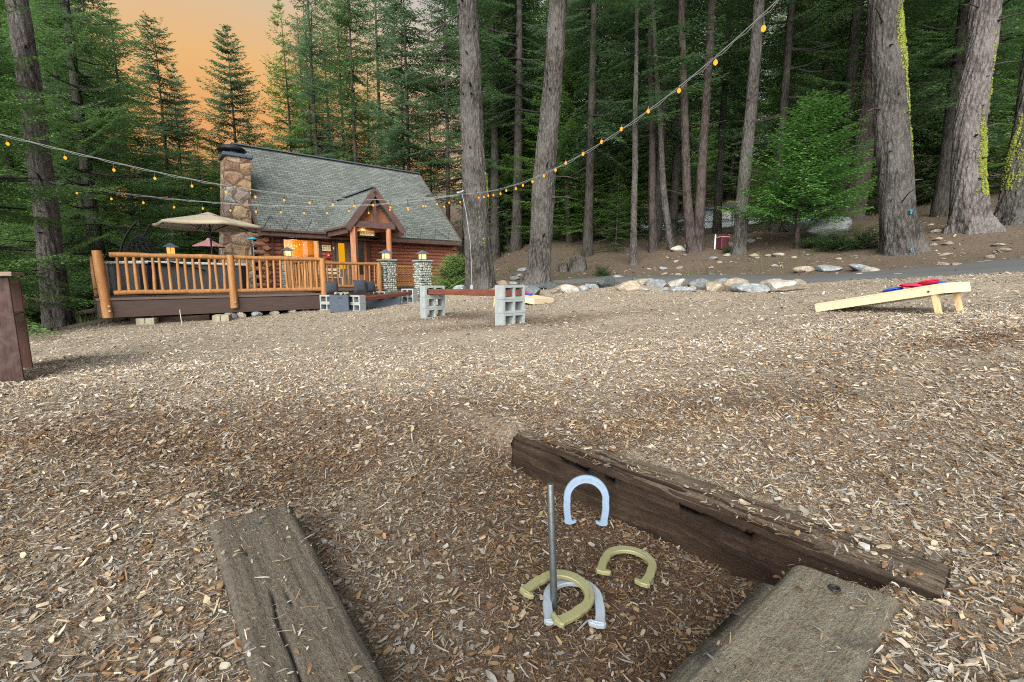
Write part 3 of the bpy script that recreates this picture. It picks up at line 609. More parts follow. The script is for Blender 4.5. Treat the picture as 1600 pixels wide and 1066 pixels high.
# ------------------------------------------------------------------ horseshoes
def shoe_mesh(m):
    """lies in the xy plane, crown towards +y, heels at y<0"""
    # centre line
    pts = []; Rr = .076
    for a in np.linspace(-8, 188, 60): pts.append((Rr*math.cos(R(a)), .016+Rr*1.03*math.sin(R(a))))
    right = [(.0705, -.070), (.0745, -.045), (.0768, -.018)]; left = [(-x, y) for x, y in right[::-1]]
    cl = np.array(right+pts+left); n = len(cl); t = np.gradient(cl, axis=0); t /= np.hypot(t[:, 0], t[:, 1])[:, None]; nr = np.column_stack([t[:, 1], -t[:, 0]])   # outward
    w = np.full(n, .0140)+.002*np.exp(-((cl[:, 1]-.09)/.03)**2); prof = [(-1, .0), (-1, .0092), (-.86, .0120), (.84, .0122), (1, .0085), (1, 0)]
    V = []
    for i in range(n):
        for (a, z) in prof: p = cl[i]+nr[i]*a*w[i]; V.append((p[0], p[1], z))
    k = len(prof); mb = MB(); fs = [(i*k+j, (i+1)*k+j, (i+1)*k+(j+1) % k, i*k+(j+1) % k) for i in range(n-1) for j in range(k)]
    mb.add(V, fs, False); mb.add(V[:k], [tuple(range(k))], False); mb.add(V[-k:], [tuple(range(k))[::-1]], False)
    for s in (-1, 1):       # inward hooks with a raised calk ridge
        hk = [(s*.0845, -.066), (s*.0865, -.083), (s*.080, -.0905), (s*.060, -.0915), (s*.040, -.083), (s*.0365, -.0745), (s*.043, -.071), (s*.052, -.0745), (s*.0585, -.068)]
        if s > 0: hk = hk[::-1]
        c = np.mean(np.array(hk), 0); top = [tuple(c+(np.array(p)-c)*.9) for p in hk]; nn = len(hk)
        vs = [(x, y, 0) for x, y in hk]+[(x, y, .0095) for x, y in hk]+[(x, y, .0125) for x, y in top]
        fs = [(i, (i+1) % nn, nn+(i+1) % nn, nn+i) for i in range(nn)]+[(nn+i, nn+(i+1) % nn, 2*nn+(i+1) % nn, 2*nn+i) for i in range(nn)]+[tuple(range(2*nn, 3*nn))]
        mb.add(vs, [f[::-1] for f in fs] if True else fs)
    bm = bmesh.new(); me = bpy.data.meshes.new('horseshoe'); me.from_pydata(mb.v, [], mb.f); me.polygons.foreach_set('use_smooth', mb.sm); bm.from_mesh(me); bmesh.ops.recalc_face_normals(bm, faces=bm.faces); bm.to_mesh(me); bm.free(); me.materials.append(m); return me
def text_mesh(s, size, extrude=.0):
    cu = bpy.data.curves.new('t', 'FONT'); cu.body = s; cu.size = size; cu.align_x = 'CENTER'; cu.align_y = 'CENTER'; cu.extrude = extrude; o = bpy.data.objects.new('t', cu); COL.objects.link(o)
    bpy.context.view_layer.update(); dg = bpy.context.evaluated_depsgraph_get(); me = bpy.data.meshes.new_from_object(o.evaluated_get(dg)); bpy.data.objects.remove(o); return me
LET = None; LETM = m_plain('worn_raised_lettering', (.17, .18, .16), .7)
def lettering(parent, m):
    global LET
    if LET is None:
        me = text_mesh('OFFICIAL SIZE AND WEIGHT', .0112, .0004); V = np.array([v.co[:] for v in me.vertices]); V[:, 0] *= 1.05
        r = .0785+V[:, 1]; a = math.pi/2-V[:, 0]/.079; X = r*np.cos(a); Y = .016+r*np.sin(a); Z = V[:, 2]+.0124
        for v, x, y, z in zip(me.vertices, X, Y, Z): v.co = (x, y, z)
        LET = me
    me = LET.copy(); me.materials.clear(); me.materials.append(LETM); return link('embossed_lettering', me, None, parent)
def calks(parent, m):
    for s in (-1, 1):
        mb = MB(); mb.box((s*.063, -.0835, .0135), (.036, .0045, .005), RZ(-s*.15), bev=.001); mb.build('calk', m, parent)
    mb = MB(); mb.tube([Vector((.0765*math.cos(a), .016+.0765*math.sin(a), .0135)) for a in np.linspace(R(22), R(58), 9)], .0014, 6); mb.build('toe_ridge', m, parent)
def shoe(label, m, M_, A_, z, extra=None, lett=True, ridge=False):
    Mx = onz(*M_, z); Ax = onz(*A_, z); d = Ax-Mx; ang = math.atan2(d[1], d[0])-math.pi/2; c = (Mx+Ax)/2
    o = link('horseshoe', shoe_mesh(m), None); tag(o, label, 'horseshoe', 'horseshoes thrown round the stake')
    o.location = (c[0], c[1], z-.004); o.rotation_euler = (0, 0, ang)
    if extra: o.rotation_euler = (Matrix.Rotation(ang, 4, 'Z') @ Euler(extra).to_matrix().to_4x4()).to_euler()
    if lett: lettering(o, m)
    if ridge: calks(o, m)
    return o
zp = -.958
shoe('silver blue horseshoe lying flat under a gold one, round the stake', M['shoe_silver'], (899, 985), (893, 905), zp, None, True, True)
shoe('khaki gold horseshoe lying on top of the silver one, against the stake', M['shoe_gold'], (833, 958), (912, 903), zp+.026, (R(-3), R(6), 0), True, True)
shoe('khaki gold horseshoe lying alone to the right of the stake', M['shoe_gold'], (967, 917), (993, 853), zp+.002, (R(-3), 0, 0), True, False)
def standing():
    a = onz(885, 812, -.965); b = onz(946, 815, -.965); c = (a+b)/2; ex = Vector(b-a).normalized(); ex.z = 0; ex.normalize()
    up = Vector((0, 0, 1)); back = up.cross(ex).normalized(); up = (up*math.cos(R(5))+back*math.sin(R(5))).normalized(); nz = ex.cross(up)
    o = link('horseshoe', shoe_mesh(M['shoe_blue']), None); tag(o, 'powder blue horseshoe standing upright, leaning on the long dark timber', 'horseshoe', 'horseshoes thrown round the stake')
    Mx = Matrix((ex, up, nz)).transposed().to_4x4(); Mx.translation = Vector(c)+up*.076; o.matrix_world = Mx; lettering(o, M['slate'])
standing()
# ------------------------------------------------------------------ chips laid down
PAVE = []
def yard(x, y):
    br, fo, gr = zone(x, y); return rng.random(len(x)) > fo
dim = lambda f: (lambda n: None)
hum = lambda x, y: yard(x, y) & (rng.random(len(x)) < .35+.65*sm(.40, .52, fbm(x*1.7, y*1.7, 91, 3)))
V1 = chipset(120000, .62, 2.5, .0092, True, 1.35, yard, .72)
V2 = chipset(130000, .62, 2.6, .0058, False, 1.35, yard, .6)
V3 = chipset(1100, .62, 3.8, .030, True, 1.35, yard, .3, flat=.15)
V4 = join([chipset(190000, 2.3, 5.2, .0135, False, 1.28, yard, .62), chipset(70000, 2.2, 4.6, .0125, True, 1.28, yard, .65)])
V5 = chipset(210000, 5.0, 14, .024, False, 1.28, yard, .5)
# crumbs lying on the timbers
def on_beam(n, q, zt):
    a, b, c, d = [np.array(p) for p in q]; u = rng.random(n); v = rng.random(n); m = fbm(u*9, v*4, 77) > .46; u, v = u[m], v[m]
    P = (a[None]*(1-v[:, None])+b[None]*v[:, None])*u[:, None]+(d[None]*(1-v[:, None])+c[None]*v[:, None])*(1-u[:, None]); return P[:, 0], P[:, 1], np.full(len(u), zt)
V6 = chipset(0, 0, 0, .008, False, pos=on_beam(900, AVOID[0], ZT+.001), size_sd=.7, flat=.15)
V7 = chipset(0, 0, 0, .007, False, pos=on_beam(700, AVOID[1], ZT+.001), size_sd=.7, flat=.15)
V8 = chipset(0, 0, 0, .012, True, pos=on_beam(1500, AVOID[2], ZT+.001), size_sd=.6, flat=.2)
V, Q, c = join([V1, V2, V3, V4, V5, V6, V7, V8])
o = link('wood_chips', npmesh('wood_chips', V, Q, c), M['chip']); tag(o, kind='stuff')
print('chips', len(Q))
# litter and little stones on the forest floor
def forest(x, y):
    br, fo, gr = zone(x, y); return (rng.random(len(x)) < fo)
LP = np.array([(.17, .135, .10), (.10, .075, .055), (.22, .185, .145), (.34, .32, .29), (.24, .165, .10), (.07, .052, .040)])
def lc(n): return LP[rng.choice(6, n, p=[.26, .26, .18, .08, .12, .10])]*(1+.3*(rng.random((n, 1))-.5))
V, Q, c = join([chipset(46000, 7, 30, .055, False, 1.25, forest, .5, lc), chipset(12000, 3, 16, .05, False, -1.25, None, .4, lc) if False else chipset(16000, 20, 50, .10, False, 1.25, forest, .5, lc)])
o = link('forest_litter', npmesh('forest_litter', V, Q, c), M['chip']); tag(o, kind='stuff')
# grass and low plants
def grass():
    n = 42000; y = np.sqrt(rng.random(n)*(32**2-8**2)+8**2); u = (rng.random(n)*2-1)*1.2; x = u*y; br, fo, gr = zone(x, y); k = rng.random(n) < gr*1.2; x, y = x[k], y[k]; n = len(x); z = gz(x, y)
    h = rng.uniform(.05, .16, n)*(1+y*.02); a = rng.random(n)*6.283; w = .012*(1+y*.05); le = rng.normal(0, .35, n)
    P = np.stack([x, y, z], 1); W_ = np.stack([np.cos(a), np.sin(a), 0*a], 1)*np.reshape(w, (-1, 1)); T = P+np.stack([np.cos(a+1.5)*le*h, np.sin(a+1.5)*le*h, h], 1)
    V = np.stack([P-W_, P+W_, T+W_*.3, T-W_*.3], 1).reshape(-1, 3); Q = np.arange(n*4).reshape(-1, 4); c = np.array([(.05, .085, .025)])*(.6+rng.random((n, 1))*1.0)+rng.random((n, 1))*np.array([[.04, .03, .0]])
    o = link('grass', npmesh('grass', V, Q, np.repeat(c, 4, 0)), M['leaf']); tag(o, kind='stuff')
grass()
# ------------------------------------------------------------------ rocks
def rock_mesh(seed, flat=.6, nm='rock', ang=.28):
    bm = bmesh.new(); bmesh.ops.create_icosphere(bm, subdivisions=3, radius=1); r = random.Random(seed)
    pl = [(Vector((r.gauss(0, 1), r.gauss(0, 1), r.gauss(0, 1))).normalized(), r.uniform(.55, .9)) for _ in range(11)]
    for v in bm.verts:
        p = v.co.copy()
        for nrm, d in pl:
            e = p.dot(nrm)-d
            if e > 0: p -= nrm*e*.92
        q = p*2.2; nz = float(fbm(np.array([q.x+seed*3.1]), np.array([q.y+q.z*.7]), seed)[0])-.5
        v.co = p*(1+nz*ang); v.co.z *= flat
    me = bpy.data.meshes.new(nm); bm.to_mesh(me); bm.free(); me.polygons.foreach_set('use_smooth', [False]*len(me.polygons)); return me
ROCKS = [rock_mesh(i, f) for i, f in enumerate((.6, .5, .7, .45, .8, .55))]
def rock(px, py, Y, wpx, hpx, m, label, group=None, seed=0, name='rock', cat='rock'):
    p = W(px, py, Y); s = pxr(px, py, Y, wpx)/2; h = pxr(px, py, Y, hpx)/2
    me = ROCKS[seed % 6].copy(); me.materials.append(M[m]); o = link(name, me, None); fl = (.6, .5, .7, .45, .8, .55)[seed % 6]
    g = G(p[0], p[1]); o.location = (p[0], p[1], g+h*.50); o.scale = (s*1.22, s*random.Random(seed).uniform(.7, 1.1), h*1.25/fl); o.rotation_euler = (random.Random(seed+5).uniform(-.2, .2), random.Random(seed+9).uniform(-.25, .25), random.Random(seed+7).uniform(-.5, .5))
    return tag(o, label, cat, group)
# ================================================================== CABIN
HO = (-10.2017, 18.8155); HA = R(40)
def HW(t, w, z): return Vector((HO[0]+t*math.cos(HA)-w*math.sin(HA), HO[1]+t*math.sin(HA)+w*math.cos(HA), z))
class HB(MB):
    """mesh builder in the cabin's frame: x along the front wall, y into the cabin, z above the eye level"""
    def build(s, name, m, parent):
        o = MB.build(s, name, m, parent); p = parent; dz = 0
        if p.parent is None: o.location = (0, 0, -p.location.z)
        return o
cab = empty('log_cabin', 'red brown log cabin with green grey shingle roof, stone chimney and gabled porch', 'cabin', (*HO, -.55), HA)
EZ, RZ_, WD, LN = 1.9, 6.09, 4.4, 9.7
SL_ = (RZ_-EZ)/WD
def roofz(w): return EZ+SL_*w
# main roof: two thick slabs
def slab(mb, P, th=.12):
    a, b, c, d = [Vector(p) for p in P]; n = (b-a).cross(d-a).normalized()
    if n.z < 0: n = -n
    lo = [p-n*th for p in (a, b, c, d)]; mb.add([a, b, c, d]+lo, [(0, 1, 2, 3), (7, 6, 5, 4), (0, 4, 5, 1), (1, 5, 6, 2), (2, 6, 7, 3), (3, 7, 4, 0)]); return mb
mb = HB(); slab(mb, [(.0, 0, EZ), (LN, 0, EZ), (LN, WD, RZ_), (.36*0, WD, RZ_)]); slab(mb, [(0, WD, RZ_), (LN, WD, RZ_), (LN, 2*WD+.3, EZ-.28), (0, 2*WD+.3, EZ-.28)])
roof = mb.build('roof', M['roof'], cab)
mb = HB(); mb.box((LN/2, WD, RZ_+.02), (LN+.04, .30, .05)); mb.build('ridge_cap', M['slate'], cab)
# barge boards and fascia
def plank(mb, p, q, w=.2, t=.05, up=(0, 0, 1)):
    p = Vector(p); q = Vector(q); d = (q-p); L = d.length; x = d.normalized(); z = Vector(up); y = z.cross(x).normalized(); z = x.cross(y); mb.box((p+q)/2, (L, t, w), Matrix((x, y, z)).transposed()); return mb
for t in (-.03, LN+.03):
    mb = HB(); plank(mb, (t, -.02, EZ-.12), (t, WD, RZ_-.12), .24); plank(mb, (t, WD, RZ_-.12), (t, 2*WD+.3, EZ-.40), .24); mb.build('barge_board', M['trim'], cab)
mb = HB(); mb.box((2.6/2-.02+.0, -.04, EZ-.17), (2.66, .05, .20)); mb.build('fascia_board', M['trim'], cab); mb = HB(); mb.box(((5.1+LN)/2, -.04, EZ-.17), (LN-5.1, .05, .20)); mb.build('fascia_board', M['trim'], cab)
mb = HB(); mb.box((1.3, -.12, EZ-.03), (2.6, .12, .11), bev=.02); mb.tube([(.30, -.12, EZ-.05), (.50, .1, EZ-.32), (.52, .30, EZ-.45), (.52, .30, -.4)], .04, 8); mb.build('gutter', M['trim'], cab)
mb = HB(); mb.box((LN/2, .2, EZ-.22), (LN-.1, .62, .05)); mb.build('soffit', M['trim'], cab)
# heat cable zig-zag above the eave
def zig(t0, t1, st=.42):
    mb = HB(); n = int((t1-t0)/st); pts = []
    for i in range(n+1):
        w = .04 if i % 2 == 0 else .62; pts.append((t0+i*st, w, roofz(w)+.018))
    mb.tube(pts, .009, 4, caps=False, smooth=False); mb.build('heat_cable', M['black'], cab)
zig(.15, 2.5); zig(5.6, 9.5)
# log walls
LR = .088
def logwall(parts, name='log_wall'):
    mb = HB()
    for (p, q, z0, z1) in parts:
        z = z0+LR
        while z < z1:
            P = Vector((*p, z)); Q = Vector((*q, z)); mb.tube([P, Q], [LR*1.08]*2, 10); z += 2*LR*.97
    mb.build(name, M['wall_log'], cab)
WT, WB = 1.74, -.62
logwall([((.25, .62), (.92, .62), WB, WT), ((2.52, .62), (3.02, .62), WB, WT), ((4.78, .62), (9.62, .62), WB, WT), ((.92, .62), (2.52, .62), WB, .0)])
logwall([((.28, .62), (.28, 8.4), WB, WT), ((9.5, .62), (9.5, 8.4), WB, WT)])
mb = HB()           # plank gables and the solid core of the walls
for t in (.30, 9.42): mb.add([(t, .6, WT), (t, 8.4, WT), (t, WD, RZ_-.2), (t+.06, .6, WT), (t+.06, 8.4, WT), (t+.06, WD, RZ_-.2)], [(0, 1, 2), (5, 4, 3), (0, 3, 4, 1), (1, 4, 5, 2), (2, 5, 3, 0)])
mb.build('gable_wall', M['trim'], cab)
mb = HB(); mb.box((6.9, .72, .56), (5.2, .06, 2.4)); mb.box((.62, .72, .56), (.62, .06, 2.4)); mb.box((2.78, .72, .56), (.5, .06, 2.4)); mb.box((4.9, 8.4, .56), (9, .06, 2.4)); mb.box((4.9, 4.5, -.60), (9.1, 7.8, .06)); mb.box((4.9, 4.5, 1.80), (9.1, 7.6, .05)); mb.build('wall_core', M['trim'], cab)
for tc, sg in ((.28, -1), (9.5, 1)):           # crossed log ends at the two front corners
    mb = HB(); z = WB+LR; i = 0
    while z < WT-.02:
        if i % 2 == 0: L0_ = .40 if i % 4 == 0 else .32; mb.tube([(tc, .62-.40, z), (tc, .7, z)], [LR*1.15]*2, 10)
        else: mb.tube([(tc+sg*(.42), .62, z), (tc, .62, z)], [LR*1.15]*2, 10)
        z += 2*LR*.97; i += 1
    mb.build('log_ends', M['log_end'], cab)
mb = HB(); mb.box((.95, .56, .76), (.10, .14, 1.72)); mb.box((2.49, .56, .76), (.10, .14, 1.72)); mb.box((1.72, .56, 1.66), (1.64, .14, .16)); mb.box((1.72, .56, -.06), (1.64, .14, .10))
wf = mb.build('window', M['trim'], cab)
mb = HB(); mb.box((1.72, .60, .78), (1.44, .012, 1.58)); mb.build('window_pane', M['glass'], wf)
# the lit room behind the glass
mb = HB(); x0, x1, y0, y1, z0, z1 = .6, 3.0, .76, 3.2, -.56, 1.76
mb.add([(x0, y0, z0), (x1, y0, z0), (x1, y1, z0), (x0, y1, z0), (x0, y0, z1), (x1, y0, z1), (x1, y1, z1), (x0, y1, z1)], [(0, 1, 2, 3), (3, 2, 6, 7), (0, 3, 7, 4), (1, 5, 6, 2), (4, 7, 6, 5)]); mb.build('room', M['orange_wall'], cab)
mb = HB(); mb.box((2.75, 3.16, .62), (.42, .05, .9)); mb.box((1.95, 3.15, .5), (.5, .06, .8)); mb.box((1.1, 2.9, .35), (.9, .4, .6)); mb.build('cupboard', M['column'], cab)
r2 = random.Random(4); mb = HB()
LS = emis('lamp_spark', (1, .66, .22), 1.6*ES)
for i in range(9): mb = HB(); mb.box((1.05+i*.13+r2.uniform(-.03, .03), 1.6, 1.42+r2.uniform(-.05, .04)), (.03, .03, .03)); mb.build('fairy_light', LS, cab)
mb = HB(); mb.box((1.62, 2.6, 1.0), (.10, .10, .10)); mb.build('room_lamp', LS, cab)
def plight(t, w, z, e, c, r=.12, name='room_light'):
    l = bpy.data.lights.new(name, 'POINT'); l.energy = e; l.color = c; l.shadow_soft_size = r; o = bpy.data.objects.new(name, l); COL.objects.link(o); o.location = HW(t, w, z); return o
plight(1.8, 2.0, 1.3, 26, (1, .62, .20))
# entrance: door, lit pane, sidelight
mb = HB(); mb.box((3.06, .50, .62), (.12, .16, 2.5)); mb.box((3.93, .50, .62), (.12, .16, 2.5)); mb.box((3.9, .50, 1.82), (1.8, .16, .14)); mb.box((4.72, .50, .62), (.12, .16, 2.5)); mb.build('door_frame', M['trim'], cab)
mb = HB(); mb.box((3.22, .56, .55), (.20, .05, 2.4)); mb.box((3.75, .56, .55), (.26, .05, 2.4)); mb.box((3.47, .56, -.15), (.32, .05, 1.0)); mb.box((3.47, .56, 1.68), (.32, .05, .3)); dr = mb.build('door', wood('door_wood', (.10, .075, .055), (.17, .13, .10), None, (15, 15, 2)), cab)
mb = HB(); mb.box((3.47, .60, .94), (.31, .02, 1.2)); mb.build('door_pane', M['amber'], dr)
mb = HB(); mb.tube([(3.82, .52, .42), (3.82, .48, .42)], .03, 8); mb.build('door_handle', M['steel'], dr)
mb = HB(); mb.box((4.33, .57, .62), (.68, .04, 2.3)); sdl = mb.build('side_door', M['column'], cab)
mb = HB(); mb.box((4.33, .545, .85), (.40, .02, 1.5)); mb.build('side_pane', M['dark_glass'], sdl)
# porch
PW, TA, HWD = -2.4, 3.9, 1.24
AZ, LZ = 3.64, 2.03
mb = HB(); th = .10
for s in (-1, 1):
    te = TA+s*HWD; we = (LZ-EZ)/SL_; wa = (AZ-EZ)/SL_
    slab(mb, [(te, PW, LZ), (TA, PW, AZ), (TA, wa+.05, AZ), (te, we+.05, LZ)], .10)
mb.build('porch_roof', M['roof_y'], cab)
mb = HB(); mb.box((TA, (PW+1.84)/2, AZ+.02), (.22, 4.26, .045)); mb.build('porch_ridge_cap', M['slate'], cab)
mb = HB()
for s in (-1, 1): plank(mb, (TA, PW-.03, AZ-.14), (TA+s*HWD, PW-.03, LZ-.14), .25, .06)
mb.build('porch_barge_board', M['trim'], cab)
mb = HB()
for s in (-1, 1): mb.box((TA+s*(HWD-.02), (PW+.2)/2, LZ-.20), (.05, -PW+.2, .2)); mb.box((TA+s*(HWD+.05), (PW+.2)/2, LZ-.05), (.10, -PW+.1, .09))
mb.build('porch_fascia', M['trim'], cab)
mb = HB(); mb.box((TA-.1, PW+.10, 2.13), (1.95, .12, .26)); mb.box((TA, PW+.10, 2.78), (.12, .10, 1.1)); mb.box((TA-.1, .3, 2.13), (1.95, .12, .22)); 
for s in (-1, 1): mb.box((TA-.1+s*.82, PW/2+.1, 2.06), (.14, 2.3, .2))
mb.build('porch_beam', M['trim'], cab)
mb = HB(); mb.add([(TA-1.1, PW+.5, 2.1), (TA+1.1, PW+.5, 2.1), (TA, PW+.5, AZ-.2)], [(0, 1, 2)]); mb.box((TA, -.9, 2.0), (1.7, 2.4, .03)); mb.build('porch_ceiling', M['column'], cab)
for t in (2.98, 4.50):
    mb = HB(); mb.tube([(t, PW+.12, -.55), (t, PW+.12, 2.02)], [.115]*2 if t > 4 else [.155, .155], 14 if t > 4 else 4, smooth=t > 4); mb.build('column', M['column'], cab)
plight(3.8, -1.2, 1.85, 5, (1, .5, .18), .08, 'porch_light')
# porch sign with letters
mb = HB(); mb.box((3.62, PW+.30, 1.80), (.62, .03, .20)); ps = mb.build('welcome_sign', M['sign_wood'], cab)
me = text_mesh('WELCOME', .15, .004); o = link('lettering', me, M['ink'], ps); o.location = (3.62, PW+.30-.02, 1.80); o.rotation_euler = (R(90), 0, 0)
mb = HB(); mb.box((2.77, .50, 1.28), (.37, .03, .27)); wsn = mb.build('wall_sign', M['cream'], cab)
mb = HB(); r2 = random.Random(9)
for row, (z, n, h) in enumerate(((1.335, 6, .055), (1.235, 7, .045))):
    for i in range(n):
        if row == 1 and i in (2,): continue
        mb.box((2.77-.13+i*.26/(n-1), .482, z+r2.uniform(-.008, .008)), (r2.uniform(.018, .030), .004, h*r2.uniform(.6, 1)))
mb.build('sign_marks', M['ink'], wsn)
mb = HB(); mb.box((2.82, .48, .93), (.17, .10, .23), bev=.02); al = mb.build('alarm_box', M['red'], cab)
mb = HB(); mb.tube([(2.82, .425, .96), (2.82, .40, .96)], .045, 12); mb.build('alarm_button', mat('pink', (.7, .25, .25), .4)[0], al)
mb = HB(); mb.box((3.06, .40, 1.27), (.05, .03, .11), bev=.01); mb.build('door_bell', M['white'], cab)
# chimney: front face just in front of the gable corner
def chim():
    t1 = -.02
    def quad(z, t0, t1, w0, w1): return [(t0, w0, z), (t1, w0, z), (t1, w1, z), (t0, w1, z)]
    lv = [(-.9, -1.35, .0, 1.4, 2.7), (.75, -1.13, .0, 1.4, 2.66), (2.2, -.98, .02, 1.4, 2.6), (3.5, -.87, .08, 1.4, 2.55), (4.88, -.76, .16, 1.4, 2.5)]
    mb = HB(); sub = []
    for a, b in zip(lv, lv[1:]):
        for k in range(8): f = k/8; sub.append([a[i]*(1-f)+b[i]*f for i in range(5)])
    sub.append(lv[-1]); V = []; n = 10
    for (z, a, b, c, d) in sub:
        per = [(a+(b-a)*i/n, c) for i in range(n)]+[(b, c+(d-c)*i/n) for i in range(n)]+[(b-(b-a)*i/n, d) for i in range(n)]+[(a, d-(d-c)*i/n) for i in range(n)]
        for (x, y) in per:
            k = float(fbm(np.array([x*2.3+y]), np.array([z*2.6]), 60)[0])-.5; cx = (a+b)/2; cyy = (c+d)/2; V.append((x+(x-cx)*k*.16, y+(y-cyy)*k*.16, z))
    m = 4*n; mb.add(V, [(i*m+j, i*m+(j+1) % m, (i+1)*m+(j+1) % m, (i+1)*m+j) for i in range(len(sub)-1) for j in range(m)]+[tuple(range(len(V)-m, len(V)))]); ch = mb.build('chimney', M['chimney'], cab)
    mb = HB(); mb.box((-.30, 1.95, 4.96), (1.10, 1.26, .16), bev=.03); mb.cyl((-.38, 1.85, 5.03), .26, .14, 14); o = MB.build(mb, 'chimney_crown', M['slate'], ch)
    mb = HB(); mb.tube([(-.42, 1.85, 5.16), (-.42, 1.85, 5.22), (-.42, 1.85, 5.36), (-.42, 1.85, 5.46)], [.46, .56, .40, .10], 20); MB.build(mb, 'chimney_cap', M['black'], ch)
chim()
# ================================================================== DECK
DZ = -.45
deck = empty('deck', 'raised wooden deck with honey coloured log railings and dark stained skirt', 'deck', (*HO, -.95), HA)
mb = HB(); r2 = random.Random(2)
def boards(t0, t1, w0, w1):
    w = w0
    while w < w1-.05: mb.box(((t0+t1)/2, w+.068, DZ-.02+r2.uniform(-.002, .002)), (t1-t0, .132, .035)); w += .14
boards(-4.72, -.22, -8.40, -5.2); boards(-4.92, 2.95, -5.2, -1.0); boards(-3.0, 6.6, -1.0, .45); boards(2.95, 6.6, -3.45, -1.0); mb.build('deck_floor', M['deckb'], deck)
mb = HB(); zf = DZ-.05; hf = .34
def skirt(a, b, h=hf, z=zf): plank(mb, (*a, z-h/2), (*b, z-h/2), h, .045)
skirt((-4.76, -8.44), (-.18, -8.44)); skirt((-.18, -8.44), (-.18, -5.2)); skirt((-4.76, -8.44), (-4.96, -5.1)); skirt((-.18, -5.16), (2.98, -5.16), .30); skirt((2.98, -5.16), (2.98, -3.45), .3); skirt((2.98, -3.49), (6.62, -3.49), .3); skirt((6.62, -3.49), (6.62, .45), .3); skirt((-4.96, -5.1), (-3.0, -1.0)); mb.build('skirt', M['fascia'], deck)
mb = HB(); mb.box((-2.5, -8.43, DZ-.01), (4.6, .10, .05)); mb.box((1.4, -5.2, DZ-.01), (3.1, .10, .05)); mb.build('edge_board', M['deckb'], deck)
mb = HB()
for t in (-4.2, -2.4, -.7): mb.box((t, -8.1, -1.0), (.2, .2, .5)); mb.box((t, -6.4, -1.0), (.2, .2, .5))
mb.build('pier', M['fascia'], deck)
def logpost(t, w, z0, z1, r, lean=(0, 0), nm='post'):
    mb = HB(); n = 6; mb.tube([(t+lean[0]*i/n, w+lean[1]*i/n, z0+(z1-z0)*i/n) for i in range(n+1)], [r*1.08]+[r*(1.03-.01*i) for i in range(n-1)]+[r*.90], 12, wob=.10, seed=int(t*10)); o = mb.build(nm, M['log'], deck); return o
RT, RB = .445, -.33
def rail(a, b, nb, skip=(), seed=0, rr=.052):
    r_ = random.Random(seed); A = Vector((*a, 0)); B = Vector((*b, 0))
    for z, nm in ((RT, 'top_rail'), (RB, 'bottom_rail')):
        mb = HB(); k = 9; mb.tube([A.lerp(B, i/k)+Vector((0, 0, z+r_.uniform(-.006, .006))) for i in range(k+1)], [rr*r_.uniform(.92, 1.1) for i in range(k+1)], 10, wob=.06, seed=seed); mb.build(nm, M['log'], deck)
    for i in range(nb):
        p = A.lerp(B, (i+.7)/(nb+.4)); r0 = r_.uniform(.026, .036); q = Vector((r_.uniform(-.02, .02), 0, 0)); mb = HB(); r1 = r_.uniform(.027, .034)
        mb.tube([p+Vector((0, 0, RB)), p+q*.4+Vector((0, 0, RB*.5)), p+q+Vector((0, 0, .12)), p+q+Vector((0, 0, RT))], [r0, r0*.98, r1, r1*.9], 8, wob=.12, seed=seed+i); mb.build('baluster', M['log'], deck)
D0, D1, D2 = (-4.61, -8.42), (-2.38, -8.45), (-.30, -8.45)
o = logpost(D0[0]-.03, D0[1]-.02, -.84, .52, .088, (-.05, .0))
for p, q in ((D1, .50), (D2, .47)): logpost(p[0], p[1]-.03, -.74, q, .078)
rail((D0[0]+.1, D0[1]), (D1[0]-.05, D1[1]), 14, seed=1); rail((D1[0]+.07, D1[1]), (D2[0]-.05, D2[1]), 13, seed=2)
D3 = (-4.88, -5.07); logpost(D3[0], D3[1], -.8, .50, .08); rail((D0[0]-.04, D0[1]+.1), D3, 15, seed=3)
rail((-.26, -8.3), (-.26, -5.25), 13, seed=4); logpost(-.28, -5.15, -.8, .5, .09); D5 = (2.72, -5.17); rail((-.15, -5.17), (D5[0]-.06, D5[1]), 15, seed=5); logpost(D5[0], D5[1], -.85, .50, .10)
mb = HB()
for p in (D0, D1): 
    for z in (-.60, -.70): mb.tube([(p[0], p[1]-.15, z), (p[0], p[1]-.11, z)], .022, 8)
mb.build('bolt_heads', M['bolt'], deck)
# lattice rail between the stone pillars
mb = HB()
for px in (617, 652):
    pass
def onw(px, w, z):          # point of the plane y=w at picture column px (cabin frame)
    r = ray(px, 432.3); ayx, ayy = -math.sin(HA), math.cos(HA); k = (HO[0]*ayx+HO[1]*ayy+w)/(r[0]*ayx+r[1]*ayy); P = r*k; return (P[0]-HO[0])*math.cos(HA)+(P[1]-HO[1])*math.sin(HA)
g0, g1 = onw(616, -3.5, 0), onw(662, -3.5, 0)
mb = HB(); mb.box((g0+.04, -3.5, .0), (.09, .09, .95)); mb.box((g1-.04, -3.5, .0), (.09, .09, .95)); mb.build('lattice_post', M['log'], deck)
mb = HB(); mb.box(((g0+g1)/2, -3.5, .42), (g1-g0, .08, .07)); mb.box(((g0+g1)/2, -3.5, -.33), (g1-g0, .08, .08)); n = 9
for i in range(n): mb.box((g0+.14+(g1-g0-.28)*i/(n-1), -3.49, .05), (.06, .025, .72))
for i in range(8): mb.box(((g0+g1)/2, -3.52, -.25+i*.09), (g1-g0-.2, .025, .022))
mb.build('lattice_panel', M['log'], deck)
